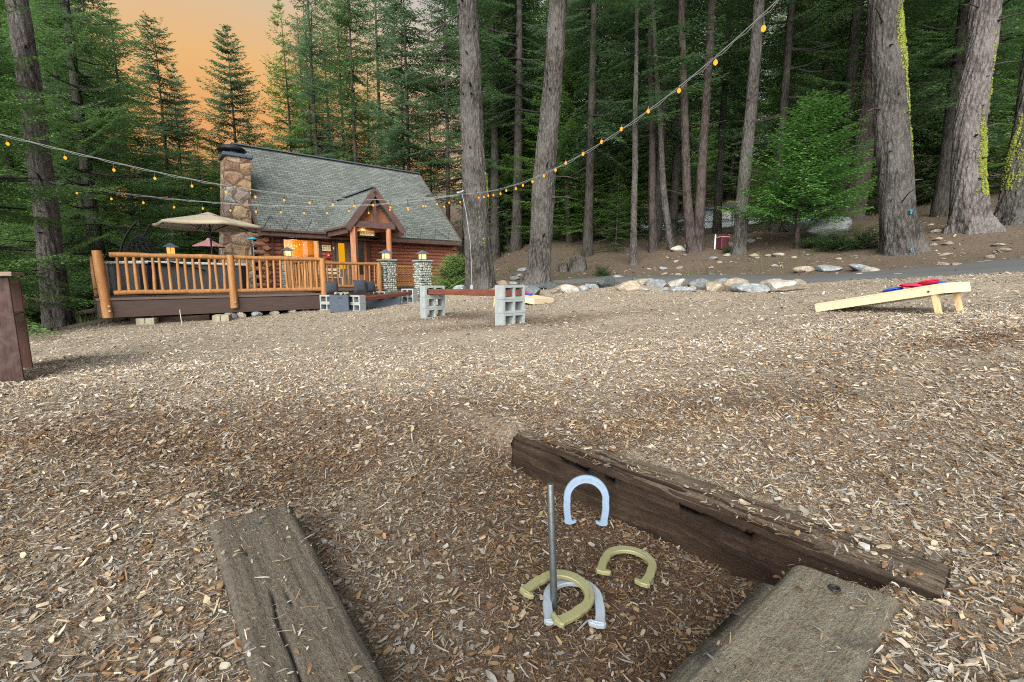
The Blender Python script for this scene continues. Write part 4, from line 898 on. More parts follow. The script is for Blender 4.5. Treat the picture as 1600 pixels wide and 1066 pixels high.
# ------------------------------------------------------------------ stone pillars and lanterns
COB = m_stone('river_stone', 8, [(0, (.16, .20, .18)), (.3, (.30, .34, .31)), (.6, (.42, .44, .38)), (.85, (.50, .49, .43)), (1, (.24, .28, .27))], (.05, .05, .04), 1.9)
PEB = [m_plain('river_cobble', c, .85, 0, .2, 12) for c in ((.105, .130, .118), (.18, .20, .178), (.26, .265, .225), (.14, .155, .15))]
def pillar(px, Y, w, top, cw, label, zb=None):
    p = W(px, 432, Y); g = G(p[0], p[1]) if zb is None else zb; o = empty('stone_pillar', label, 'pillar', (p[0], p[1], g), HA, 'river stone pillars with lanterns')
    h = top-g; mb = MB(); mb.box((0, 0, h/2-.03), (w*.86, w*.86, h-.06)); mb.build('core', COB, o)
    r_ = random.Random(int(px)); mb = MB(); z = .06; base = rock_mesh(3, .7)
    vs0 = [v.co.copy() for v in ico]; 
    while z < h-.09:
        hh = r_.uniform(.045, .075)
        for f in range(4):
            u = -w/2+.04
            while u < w/2-.02:
                ww = r_.uniform(.05, .11); c = Vector((u+ww/2, -w*.43, z+r_.uniform(-.012, .012))); k = r_.uniform(.85, 1.1)
                Mx = Matrix.Rotation(f*math.pi/2, 3, 'Z')
                mb.add([Mx@(c+Vector((v.x*ww*.56*k, v.y*.045, v.z*hh*.62*k))) for v in vs0], icof, True, r_.choice((0, 1, 1, 2, 2, 3))); u += ww+.006
        z += hh*1.12
    mb.build('cobble_facing', PEB, o)
    mb = MB(); mb.box((0, 0, h-.025), (cw, cw, .05), bev=.012); mb.build('cap_slab', M['block'], o)
    return p, top
bmi = bmesh.new(); bmesh.ops.create_icosphere(bmi, subdivisions=2, radius=1); bmi.verts.ensure_lookup_table()
class _v: 
    def __init__(s, c): s.co = c.copy()
ico = [_v(v.co) for v in bmi.verts]; icof = [tuple(v.index for v in f.verts) for f in bmi.faces]; bmi.free()
def lantern(px, Y, zb, s, label, mt='lantern'):
    p = W(px, 432, Y); o = empty('lantern', label, 'lantern', (p[0], p[1], zb), HA, 'square post lanterns that are lit')
    mb = MB(); mb.box((0, 0, .015), (s*.95, s*.95, .03)); mb.cyl((0, 0, .03), s*.2, .02, 8)
    for a in (-1, 1):
        for b in (-1, 1): mb.box((a*s*.40, b*s*.40, s*.45), (s*.07, s*.07, s*.78))
        mb.box((a*s*.40, 0, s*.45), (s*.05, s*.04, s*.78)); mb.box((0, a*s*.40, s*.45), (s*.04, s*.05, s*.78))
    mb.box((0, 0, s*.83), (s*.9, s*.9, .02)); mb.build('lantern_frame', M['black'], o)
    mb = MB(); mb.box((0, 0, s*.45), (s*.76, s*.76, s*.72)); mb.build('glass', M[mt], o)
    mb = MB(); q = s*.78; z0 = s*.84; mb.add([(-q, -q, z0), (q, -q, z0), (q, q, z0), (-q, q, z0), (-s*.18, -s*.18, z0+s*.42), (s*.18, -s*.18, z0+s*.42), (s*.18, s*.18, z0+s*.42), (-s*.18, s*.18, z0+s*.42), (0, 0, z0+s*.52)],
        [(3, 2, 1, 0), (0, 1, 5, 4), (1, 2, 6, 5), (2, 3, 7, 6), (3, 0, 4, 7), (4, 5, 8), (5, 6, 8), (6, 7, 8), (7, 4, 8)]); mb.build('lantern_roof', M['slate'], o)
pillar(605.5, 17.0, .44, .62, .56, 'river stone pillar at the right end of the log railing'); lantern(604, 17.0, .62, .27, 'lit lantern on the stone pillar at the right end of the log railing')
pillar(661, 16.0, .46, .56, .54, 'river stone pillar standing alone, right of the lattice rail'); lantern(661, 16.0, .56, .25, 'lit lantern on the pillar right of the lattice rail')
pillar(451, 17.3, .36, .74, .66, 'river stone pillar on the deck in front of the big window', DZ); lantern(451.5, 17.3, .74, .26, 'lit lantern in front of the big orange window')
pillar(270.5, 14.2, .40, .66, .50, 'stone pillar hidden behind the hot tub', DZ); lantern(270.5, 14.2, .66, .27, 'lit orange lantern behind the hot tub on the deck', 'lantern_or')
# ------------------------------------------------------------------ hot tub
def P2(px, Y, z): p = W(px, 432.3, Y); return Vector((p[0], p[1], z))
a = P2(228, 11.0, 0); b = P2(388, 13.5, 0); d = (b-a); L = d.length; an = math.atan2(d.y, d.x); w_ = 1.9; cen = (a+b)/2+Vector((-math.sin(an), math.cos(an), 0))*w_/2
o = empty('hot_tub', 'grey hot tub with black corner panels and pale rim on the deck', 'hot tub', (cen.x, cen.y, DZ), an)
mb = MB(); mb.box((0, 0, .39), (L-.05, w_-.05, .74)); mb.build('cabinet', M['tub'], o)
for sx in (-1, 1):
    for sy in (-1, 1): mb = MB(); mb.box((sx*(L/2-.14), sy*(w_/2-.13), .38), (.30, .28, .75), bev=.04); mb.build('corner_panel', M['tub_dark'], o)
mb = MB(); mb.box((0, 0, .79), (L+.06, w_+.06, .07), bev=.02); mb.build('rim', M['white'], o)
mb = MB(); mb.tube([(-L*.30, -w_/2-.05, .80), (-L*.10, -w_/2-.06, .70), (L*.02, -w_/2-.06, .60)], .022, 6); mb.tube([(-L*.48, -w_/2-.05, .78), (-L*.28, -w_/2-.05, .74)], .03, 6); mb.build('cover_lifter', M['black'], o)
# ------------------------------------------------------------------ umbrellas
def umbrella(px, Y, R_, ztop, zed, label, m, zb, rz=.3, nrib=8, sag=.12):
    p = W(px, 432, Y); o = empty('patio_umbrella', label, 'umbrella', (p[0], p[1], zb), rz); T = ztop-zb; E_ = zed-zb
    mb = MB(); n = 6; V = [(0, 0, T)]
    for j in range(nrib):
        for k in range(6):
            a0 = 2*math.pi*j/nrib; a1 = 2*math.pi*(j+1)/nrib; f = k/6; P = Vector((math.cos(a0), math.sin(a0), 0)).lerp(Vector((math.cos(a1), math.sin(a1), 0)), f); scal = 4*f*(1-f)
            for i in range(1, n+1):
                s = i/n; V.append((P.x*R_*s, P.y*R_*s, T-(T-E_)*(s**1.05)-scal*s*s*.05*R_*.4))
    m_ = nrib*6
    def id_(j, i): return 1+(j % m_)*n+(i-1)
    F = [(0, id_(j, 1), id_(j+1, 1)) for j in range(m_)]+[(id_(j, i), id_(j, i+1), id_(j+1, i+1), id_(j+1, i)) for j in range(m_) for i in range(1, n)]
    k = len(V); edge = [id_(j, n) for j in range(m_)]
    for e in edge: x, y, z = V[e]; V.append((x*.995, y*.995, z-.05*R_))
    F += [(edge[j], k+j, k+(j+1) % m_, edge[(j+1) % m_]) for j in range(m_)]
    mb.add(V, F, True); c = mb.build('canopy', m, o); sd_ = c.modifiers.new('s', 'SOLIDIFY'); sd_.thickness = .006
    mb = MB(); mb.cyl((0, 0, 0), .022, T+.04, 10); mb.tube([(0, 0, T+.02), (0, 0, T+.10)], [.03, .008], 8); mb.build('pole', M['black'], o)
    mb = MB(); mb.tube([(0, 0, T-.06), (0, 0, T+.03), (0, 0, T+.035)], [.30*R_/1.4, .05, .02], 12); mb.build('vent', m, o)
    for j in range(nrib):
        a0 = 2*math.pi*j/nrib; mb = MB(); mb.tube([(0, 0, T-.04), (math.cos(a0)*R_*.98, math.sin(a0)*R_*.98, E_-.03)], .011, 5); mb.tube([(0, 0, E_-.28+.1), (math.cos(a0)*R_*.5, math.sin(a0)*R_*.5, (T+E_)/2-.05)], .011, 5); mb.build('rib', M['black'], o)
    mb = MB(); mb.cyl((0, 0, 0), .25, .07, 18); mb.build('base_weight', M['block'], o)
p0 = W(341, 334, 13.0)
umbrella(334.5, 13.0, 1.36, float(p0[2]), float(W(255, 352, 13)[2]), 'open tan patio umbrella over the deck beside the chimney', M['tan'], DZ, .28, 6)
umbrella(331, 16.5, .52, float(W(330, 374, 16.5)[2]), float(W(330, 385, 16.5)[2]), 'small faded red umbrella behind the tan one, left of the chimney', M['red_canvas'], DZ, .1)
# ------------------------------------------------------------------ egg swing chair
def egg():
    p = W(196, 432, 13.6); o = empty('hanging_egg_chair', 'black wire egg chair hanging from a curved frame on the deck corner', 'swing chair', (p[0], p[1], DZ), .25)
    def q(px, py): w = W(px, py, 13.6); return Vector((w[0]-p[0], 0, w[2]-DZ))
    I = Matrix.Rotation(-.25, 3, 'Z')
    for dy, nm in ((0, 'curved_frame'),):
        mb = MB()
        mb.tube([I@(q(x, y)+Vector((0, -.05, 0))) for x, y in ((189, 452), (188, 420), (189, 400), (193, 382), (200, 367), (209, 354), (216, 346), (220, 345), (219, 349))], .035, 8)
        mb.tube([I@(q(x, y)+Vector((0, .35, 0))) for x, y in ((219, 349), (213, 362), (205, 375), (201, 395), (200, 452))], .028, 8)
        th_ = np.linspace(0, 2*math.pi, 25); mb.tube([(math.cos(a)*.55+.2, math.sin(a)*.55, .03) for a in th_], .03, 6, caps=False); mb.build(nm, M['black'], o)
    mb = MB(); cx, cz = q(223, 395).x, q(223, 395).z; zt = q(221, 366).z; H_ = zt-.35; n = 12
    def E(u, v): z = .35+H_*v; r = .52*math.sin(math.pi*min(1, .08+.92*v)**.72)**.75; return I@Vector((cx+r*math.cos(u), -.05+r*math.sin(u), z))
    for k in range(16):
        u0 = 2*math.pi*k/16; mb.tube([E(u0+.0*v, v) for v in np.linspace(0, 1, 12)], .0075, 4, caps=False)
        mb.tube([E(u0+1.6*v, v) for v in np.linspace(0, 1, 14)], .006, 4, caps=False); mb.tube([E(u0-1.6*v, v) for v in np.linspace(0, 1, 14)], .006, 4, caps=False)
    for v in np.linspace(.1, .9, 6): mb.tube([E(u, v) for u in np.linspace(0, 2*math.pi, 20)], .011, 4, caps=False)
    mb.tube([I@Vector((cx, -.05, zt)), I@(q(219, 350)+Vector((0, -.05, 0)))], .01, 5); mb.build('woven_basket', M['black'], o)
    mb = MB(); mb.box(I@Vector((cx, -.05, .52)), (.62, .6, .16), bev=.07); mb.build('seat_cushion', M['charcoal'], o)
egg()
# teal capped post by the chimney
p = P2(399.5, 17.4, 0); o = empty('post_lamp', 'thin pale post with a small teal cap and black fittings beside the chimney', 'post', (p.x, p.y, DZ)); H_ = float(W(399, 373, 17.4)[2])-DZ
mb = MB(); mb.cyl((0, 0, 0), .02, H_, 8); mb.build('post', M['steel_pale'], o); mb = MB(); mb.tube([(0, 0, H_-.03), (0, 0, H_), (0, 0, H_+.05)], [.17, .18, .05], 12); mb.build('cap', M['teal'], o)
mb = MB(); mb.box((-.05, 0, H_-.45), (.06, .06, .55)); mb.box((.09, 0, H_-.30), (.18, .05, .04)); mb.box((.09, 0, H_-.52), (.18, .05, .04)); mb.build('bracket', M['black'], o)
# white garden bench seen through the railing, on the porch side
p = HW(1.6, -2.8, DZ); o = empty('patio_bench', 'pale slatted patio bench seen through the railing below the door', 'bench', p, HA)
mb = MB(); 
for k in range(4): mb.box((0, -.18+k*.12, .42), (1.3, .10, .03))
mb.build('seat', M['pale_wood'], o)
for sx in (-1, 1):
    for sy in (-1, 1): mb = MB(); mb.box((sx*.58, sy*.18, .21), (.05, .05, .42)); mb.build('leg', M['pale_wood'], o)
mb = MB(); mb.box((0, .24, .72), (1.3, .03, .10)); mb.box((0, .24, .58), (1.3, .03, .08)); mb.box((-.6, .24, .6), (.05, .03, .4)); mb.box((.6, .24, .6), (.05, .03, .4)); mb.build('backrest', M['pale_wood'], o)
# ================================================================== CONCRETE BLOCK BENCHES
def blk(mb, c, Mx, w=.40, h=.195, d=.195, t=.034, open_=True):
    """hollow block: two holes running through its depth (local y)"""
    xs = [-w/2, -w/2+t, -t/2, t/2, w/2-t, w/2]; zs = [-h/2, -h/2+t, h/2-t, h/2]; c = Vector(c)
    for i in range(5):
        for j in range(3):
            if i in (1, 3) and j == 1: continue
            x0, x1, z0, z1 = xs[i], xs[i+1], zs[j], zs[j+1]
            vs = [c+Mx@Vector((x, y, z)) for x in (x0, x1) for y in (-d/2, d/2) for z in (z0, z1)]
            F = [(0, 4, 5, 1), (2, 3, 7, 6)]
            def solid(a, b): return 0 <= a < 5 and 0 <= b < 3 and not (a in (1, 3) and b == 1)
            if not solid(i-1, j): F.append((0, 1, 3, 2))
            if not solid(i+1, j): F.append((4, 6, 7, 5))
            if not solid(i, j-1): F.append((0, 2, 6, 4))
            if not solid(i, j+1): F.append((1, 5, 7, 3))
            mb.add(vs, F)
def bench(p, q, rows, labels, group, sink=0.0, ov=.25, top_z=None):
    """stacks of blocks at p and q (ground plan), two beams through the top holes"""
    P = Vector((p[0], p[1], 0)); Q = Vector((q[0], q[1], 0)); d = (Q-P).normalized(); an = math.atan2(d.y, d.x)+math.pi/2; Mx = Matrix.Identity(3); tops = []
    for k, (c, lb) in enumerate(((P, labels[0]), (Q, labels[1]))):
        g = G(c.x, c.y)-sink
        for r_ in range(rows):
            mb = MB(); blk(mb, (0, 0, .0975), Mx); o = mb.build('concrete_block', M['block'])
            o.location = (c.x, c.y, g+r_*.198); o.rotation_euler = (0, 0, an+random.Random(r_+k*3).uniform(-.015, .015)); tag(o, lb+(', bottom of its stack', ', middle of its stack', ', topmost, beams through its holes')[r_ if rows == 3 else r_*2], 'concrete block', group)
        tops.append(g+(rows-1)*.198+.0975)
    for s, lab in ((-1, labels[2]), (1, labels[3])):
        off = Vector((math.cos(an), math.sin(an), 0))*s*.0915; a = P+off-d*ov*.36+Vector((0, 0, tops[0]-.012)); b = Q+off+d*ov+Vector((0, 0, tops[1]-.012))
        x = (b-a).normalized(); y = Vector((0, 0, 1)).cross(x).normalized(); z = x.cross(y); Mm = Matrix((x, y, z)).transposed()
        mb = MB(); mb.box((0, 0, 0), ((b-a).length, .090, .092), bev=.006); o = mb.build('beam', M['rust_beam']); o.location = (a+b)/2; o.rotation_euler = Mm.to_euler(); tag(o, lab, 'beam', group)
p1 = W(797, 432, 6.55); q1 = W(675, 432, 8.25)
bench(p1, q1, 3, ['grey block, front stack of near bench', 'grey block, rear stack of near bench', 'red brown beam on the left side of the near block bench', 'red brown beam on the right side of the near block bench'], 'near concrete block bench', .03)
p2 = W(555, 432, 10.9); q2 = W(639, 432, 12.7)
bench(p2, q2, 2, ['grey block right of the blue grey box', 'grey block near the lone stone pillar', 'red beam of the middle bench, front side', 'red beam of the middle bench, rear side'], 'middle block bench', .02, .1)
p3 = W(512, 432, 11.5); q3 = W(594, 432, 13.7)
bench(p3, q3, 2, ['grey block against the deck corner', 'grey block under the short log railing', 'red beam under the dark pillows, front side', 'red beam under the dark pillows, rear side'], 'rear block bench', .02, .1)
# fire table, tank box
p = W(531, 432, 10.9); o = empty('tank_cover_box', 'blue grey box with a slot handle and pale stones on top, by the deck corner', 'box', (p[0], p[1], G(p[0], p[1])-.01), R(8))
mb = MB(); mb.box((0, 0, .20), (.44, .44, .40), bev=.012); mb.build('body', M['navy_box'], o); mb = MB(); mb.box((.02, -.222, .34), (.11, .008, .022)); mb.build('slot_handle', M['black'], o)
mb = MB(); r2 = random.Random(3)
for i in range(26): c = Vector((r2.uniform(-.17, .17), r2.uniform(-.17, .17), .42+r2.uniform(0, .03))); k = r2.uniform(.018, .032); mb.add([c+v.co*k for v in ico], icof, True)
mb.build('pebbles', M['rock_pale'], o)
p = W(587, 432, 12.0); o = empty('fire_table', 'long low blue grey fire table between the block benches', 'fire table', (p[0], p[1], G(p[0], p[1])), R(32))
mb = MB(); mb.box((0, 0, .14), (1.15, .5, .28), bev=.015); mb.build('body', M['navy_box'], o); mb = MB(); mb.box((0, 0, .292), (.9, .26, .02)); mb.build('burner_tray', M['black'], o)
# pillows on the rear bench
def pillow(px, py0, Y, s, rz, tilt, label):
    p = W(px, 432, Y); mb = MB(); n = 9; V = []
    for sd_ in (1, -1):
        for i in range(n):
            for j in range(n):
                u = i/(n-1)*2-1; v = j/(n-1)*2-1; e = (1-abs(u)**3)*(1-abs(v)**3); V.append((u*s/2*(1-.06*(1-v*v)), sd_*(.075*e**.6), v*s/2*(1-.06*(1-u*u))))
    F = [(k*n*n+i*n+j, k*n*n+(i+1)*n+j, k*n*n+(i+1)*n+j+1, k*n*n+i*n+j+1) for k in (0, 1) for i in range(n-1) for j in range(n-1)]
    mb.add(V, F, True); o = mb.build('pillow', M['charcoal']); z = float(W(px, py0, Y)[2]); o.location = (p[0], p[1], z); o.rotation_euler = (tilt, 0, rz); tag(o, label, 'pillow', 'dark pillows on the rear bench')
pillow(518, 448.5, 11.9, .31, R(25), R(-14), 'dark charcoal pillow at the left, against the deck corner post'); pillow(562, 447.5, 12.8, .36, R(30), R(-12), 'dark charcoal pillow in the middle of the rear bench'); pillow(578, 448, 13.1, .32, R(48), R(-10), 'dark charcoal pillow at the right end, overlapping its neighbour')
# ================================================================== CORNHOLE BOARDS
def cornhole(H, ld, sd_, L, Wd, hh, lowz, label, hz=None):
    """H: ground point under the near high corner; ld: unit dir towards the low end; sd_: unit dir to the far side"""
    g = G(H[0], H[1]) if hz is None else hz; a = Vector((H[0], H[1], g+hh)); l = Vector((ld[0]*L, ld[1]*L, lowz-g-hh)); x = l.normalized(); y = Vector((sd_[0], sd_[1], 0)); y = (y-x*y.dot(x)).normalized(); z = x.cross(y)
    if z.z < 0: z = -z; 
    Mx = Matrix((x, y, x.cross(y))).transposed(); up = 1 if x.cross(y).z > 0 else -1
    o = empty('cornhole_board', label, 'bag toss board', a); e = Mx.to_euler(); Lm = l.length
    B = lambda c: Mx@Vector((c[0], c[1], c[2]*up))
    mb = MB(); mb.box(B((Lm/2, .015, -.045)), (Lm, .03, .085), Mx); mb.box(B((Lm/2, Wd-.015, -.045)), (Lm, .03, .085), Mx); mb.box(B((.015, Wd/2, -.045)), (.03, Wd-.062, .085), Mx); mb.box(B((Lm-.015, Wd/2, -.045)), (.03, Wd-.062, .085), Mx); mb.build('frame', M['pale_wood'], o)
    # deck board with round hole
    mb = MB(); n = 32; hc = (.23, Wd/2); r_ = .076; ring = [(hc[0]+r_*math.cos(2*math.pi*i/n), hc[1]+r_*math.sin(2*math.pi*i/n)) for i in range(n)]; out = []
    for i in range(n):
        c_, s_ = math.cos(2*math.pi*i/n), math.sin(2*math.pi*i/n); k = min(((Lm-hc[0]) if c_ > 0 else hc[0])/max(abs(c_), 1e-6), (Wd/2)/max(abs(s_), 1e-6)); out.append((hc[0]+c_*k, hc[1]+s_*k))
    # keep the real corners
    crn = {}
    for (cx_, cy_) in ((0, 0), (Lm, 0), (Lm, Wd), (0, Wd)):
        i = min(range(n), key=lambda q: (out[q][0]-cx_)**2+(out[q][1]-cy_)**2); out[i] = (cx_, cy_)
    for zz in (.012, -.001): mb.v += [tuple(B((x_, y_, zz))) for x_, y_ in ring+out]
    F = []
    for i in range(n):
        j = (i+1) % n; F += [(i, j, n+j, n+i), (2*n+i, 3*n+i, 3*n+j, 2*n+j), (i, 2*n+i, 2*n+j, j), (n+i, n+j, 3*n+j, 3*n+i)]
    mb.f += F; mb.sm += [False]*len(F); mb.m += [0]*len(F); mb.build('top_panel', M['pale_wood'], o)
    for s in (.055, Wd-.055):
        top = B((.10, s, -.03)); w = a+top; foot = Vector((w.x-ld[0]*.07, w.y-ld[1]*.07, 0)); foot.z = G(foot.x, foot.y)-.01; d_ = foot-a-top; q = d_.normalized(); yy = Vector(sd_[:2]+(0,)) if isinstance(sd_, tuple) else y; yy = (yy-q*yy.dot(q)).normalized()
        mb = MB(); mb.box(top+d_/2, (.034, .082, d_.length), Matrix((q.cross(yy)*-1, yy, q)).transposed() if False else Matrix((yy.cross(q), yy, q)).transposed()); mb.build('leg', M['pale_leg'], o)
    mb = MB(); c1 = B((.12, -.004, -.05)); mb.tube([c1, c1-y*.004], .009, 8); mb.build('leg_bolt', M['black'], o)
    return a, Mx, up, Lm
def bag(a, Mx, up, x, y, z, rz, tilt, m, label, grp, s=.15, h=.045):
    mb = MB(); n = 9; V = []
    for sd_ in (1, -1):
        for i in range(n):
            for j in range(n):
                u = i/(n-1)*2-1; v = j/(n-1)*2-1; e = (1-abs(u)**4)*(1-abs(v)**4); k = float(fbm(np.array([u*2+rz*9]), np.array([v*2.]), 5)[0])-.5; V.append((u*s/2, v*s/2, sd_*h/2*(.12+.88*e**.5)+k*.012*sd_*(sd_ > 0)))
    F = [(k*n*n+i*n+j, k*n*n+(i+1)*n+j, k*n*n+(i+1)*n+j+1, k*n*n+i*n+j+1) for k in (0, 1) for i in range(n-1) for j in range(n-1)]
    mb.add(V, F, True); o = mb.build('bean_bag', M[m]); Mw = Mx@(Matrix.Rotation(rz, 3, 'Z')@Matrix.Rotation(tilt, 3, 'Y')); o.location = a+Mx@Vector((x, y, z*up)); o.rotation_euler = Mw.to_euler(); tag(o, label, 'bean bag', grp)
H1 = W(1476, 432, 4.42); lo = W(1272, 487, 5.45); hd = np.array([lo[0]-H1[0], lo[1]-H1[1]]); Lh = float(np.hypot(*hd)); hd /= Lh; sdv = (-hd[1], hd[0]) if (-hd[1])*1+hd[0]*.6 > 0 else (hd[1], -hd[0])
sdv = (.855, .518)
zt = float(W(1476, 444, 4.42)[2])
a, Mx, up, Lm = cornhole((H1[0], H1[1]), tuple(hd), sdv, Lh, .60, zt-G(H1[0], H1[1]), float(lo[2])+.08, 'pale wood bag toss board on two legs, high end to the right')
bag(a, Mx, up, .46, .13, .030, .2, .0, 'bag_blue', 'bright blue bean bag nearest the low end of the right board', 'bags on the right board')
bag(a, Mx, up, .30, .15, .045, .1, .28, 'bag_red', 'red bean bag lying half on the blue one on the right board', 'bags on the right board', .17)
bag(a, Mx, up, .20, .22, .055, .5, -.05, 'bag_red', 'red bean bag nearest the high end of the right board', 'bags on the right board', .16)
bag(a, Mx, up, .16, .32, .028, .1, 0, 'bag_blue', 'blue bean bag half hidden behind the red ones on the right board', 'bags on the right board')
H2 = W(812, 432, 9.6); lo2 = W(835, 476, 8.7); lo3 = W(869, 472, 9.2)
e = np.array([lo3[0]-lo2[0], lo3[1]-lo2[1]]); e /= np.hypot(*e); l2 = np.array([-e[1], e[0]]); 
if l2[1] > 0: l2 = -l2
Hc = np.array([lo2[0], lo2[1]])-l2*1.15
a2, Mx2, up2, _ = cornhole((Hc[0], Hc[1]), tuple(l2), (float(e[0]), float(e[1])), 1.15, .60, .31, float(G(lo2[0], lo2[1]))+.10, 'pale wood bag toss board seen from its low end behind the block bench')
bag(a2, Mx2, up2, .66, .40, .03, .3, 0, 'bag_blue', 'blue bean bag on the far board behind the block bench', 'bags on the far board')
bag(a2, Mx2, up2, .50, .50, .035, -.4, .15, 'bag_red', 'red bean bag on the far board, right of the blue one', 'bags on the far board')
bag(a2, Mx2, up2, .56, .34, .06, .8, .1, 'bag_red', 'red bean bag on the far board, leaning on the blue one', 'bags on the far board')
# ================================================================== BITS UNDER THE DECK
def tim(c, d, rz, m, name, label, cat, grp=None, bev=.008):
    mb = MB(); mb.box((0, 0, 0), d, bev=bev); o = mb.build(name, m); o.location = c; o.rotation_euler = (0, 0, rz); return tag(o, label, cat, grp)
M['old_yellow'] = wood('aged_block', (.13, .12, .085), (.27, .245, .175), None, (10, 10, 3), .85, .5)
for px, Y, k, nm in ((221, 9.75, 0, 'left'), (340, 10.15, 1, 'right')):
    p = W(px, 432, Y); g = G(p[0], p[1])
    o = empty('timber_block_pair', 'sawn block pair at the '+nm+' end of the dark timber under the deck', 'timber block', (p[0], p[1], g), R(22), 'sawn block pairs')
    for s in (-1, 1): mb = MB(); mb.box((s*.082, .12, .065), (.155, .42, .15), bev=.008); mb.build('block', M['old_yellow'], o)
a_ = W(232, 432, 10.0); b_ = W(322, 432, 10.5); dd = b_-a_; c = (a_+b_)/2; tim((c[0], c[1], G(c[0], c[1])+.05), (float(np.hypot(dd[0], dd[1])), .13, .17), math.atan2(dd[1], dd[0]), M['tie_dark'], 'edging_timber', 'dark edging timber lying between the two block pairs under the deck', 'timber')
p = W(277, 432, 9.55); z0 = float(W(278, 511, 9.55)[2]); z1 = float(W(276, 484, 9.55)[2]); mb = MB(); mb.tube([(0, 0, 0), (-.02, 0, z1-z0)], .011, 8); o = mb.build('marker_rod', M['steel_pale']); o.location = (p[0], p[1], z0); tag(o, 'thin pale metal rod standing in front of the deck skirt', 'rod')
for i, (px, py, Y, w, h, m) in enumerate([(357, 497, 10.7, 21, 11, 'rock_grey'), (377, 494, 10.9, 16, 12, 'rock_tan'), (401, 491, 11.1, 15, 9, 'rock_grey'), (430, 489, 11.4, 15, 7, 'rock_tan'), (456, 487, 11.7, 11, 6, 'rock_pale'), (477, 484, 12, 12, 6, 'rock_tan'), (240, 507, 10.1, 14, 12, 'rock_grey')]):
    rock(px, py, Y, w, h, m, ['grey stone nearest the right block pair under the deck', 'tan round stone under the middle deck post', 'blue grey flat stone under the deck, right of the middle post', 'tan flat stone under the deck skirt', 'small pale stone under the deck skirt', 'low tan stone in the dark under the right end of the deck', 'pale stone behind the left block pair'][i], 'stones under the deck edge', i)
# log edging in the far left
M['old_log'] = wood('grey_old_log', (.06, .05, .042), (.15, .13, .11), None, (2, 20, 20), .9, .6)
mb = MB(); P_ = [W(95, 519, 10.0), W(130, 512, 10.2), W(165, 505, 10.5), W(200, 497, 10.9)]; mb.tube([Vector(q)+Vector((0, 0, .03)) for q in P_], [.07, .085, .09, .08], 10, wob=.2, seed=3); tag(mb.build('fallen_log', M['old_log']), 'old grey fallen log between the left tree and the deck', 'log')
mb = MB(); P_ = [W(120, 493, 12.5), W(150, 487, 12.7), W(185, 483, 13)]; mb.tube([Vector(q)+Vector((0, 0, .03)) for q in P_], [.07, .08, .06], 8, wob=.2, seed=4); tag(mb.build('fallen_log', M['old_log']), 'short dark log in the grass behind the deck corner', 'log')
# ------------------------------------------------------------------ weathered bin at the left edge
def crate():
    B0 = W(37, 590, 3.80); B1 = W(50, 566, 4.30); o = empty('weathered_cabinet', 'weathered dark red wooden cabinet with open side at the left edge', 'cabinet', (B0[0], B0[1], B0[2]))
    zt = float(W(37, 431.5, 3.8)[2]); H_ = zt-float(B0[2]); dv = Vector((B1[0]-B0[0], B1[1]-B0[1], 0)); D_ = dv.length; dv.normalize(); lv = Vector((-1.0, -.08, 0)).normalized()
    Mx = Matrix((-lv, dv, Vector((0, 0, 1)))).transposed()
    def bx(c, d, nm, m, rot=None, bev=.004): mb = MB(); mb.box(Mx@Vector(c), d, (Mx@rot if rot is not None else Mx), bev=bev); return mb.build(nm, m, o)
    # local: x right(+), y away, z up
    bx((-.095, .02, H_/2-.02), (.19, .045, H_+.02), 'front_board', M['old_red']); bx((-.30, .025, H_/2+.02), (.20, .04, H_-.06), 'front_board', M['old_red']); bx((-.52, .022, H_/2), (.20, .04, H_-.04), 'front_board', M['old_red'])
    bx((-.10, D_+.02, H_/2-.03), (.20, .05, H_), 'back_board', M['old_inner']); bx((-.33, D_+.03, H_/2-.03), (.24, .05, H_), 'back_board', M['old_inner'])
    bx((-.31, D_*.5, H_+.0175), (.70, D_+.16, .035), 'top_board', M['old_edge'])
    bx((-.33, D_*.5, H_*.60), (.60, D_-.05, .035), 'shelf', M['old_edge']); bx((-.02, D_*.55, H_*.945), (.03, D_-.06, .04), 'side_rail', M['old_edge']); bx((-.02, D_*.55, H_*.56), (.03, D_-.08, .07), 'side_rail', M['old_edge'])
crate()
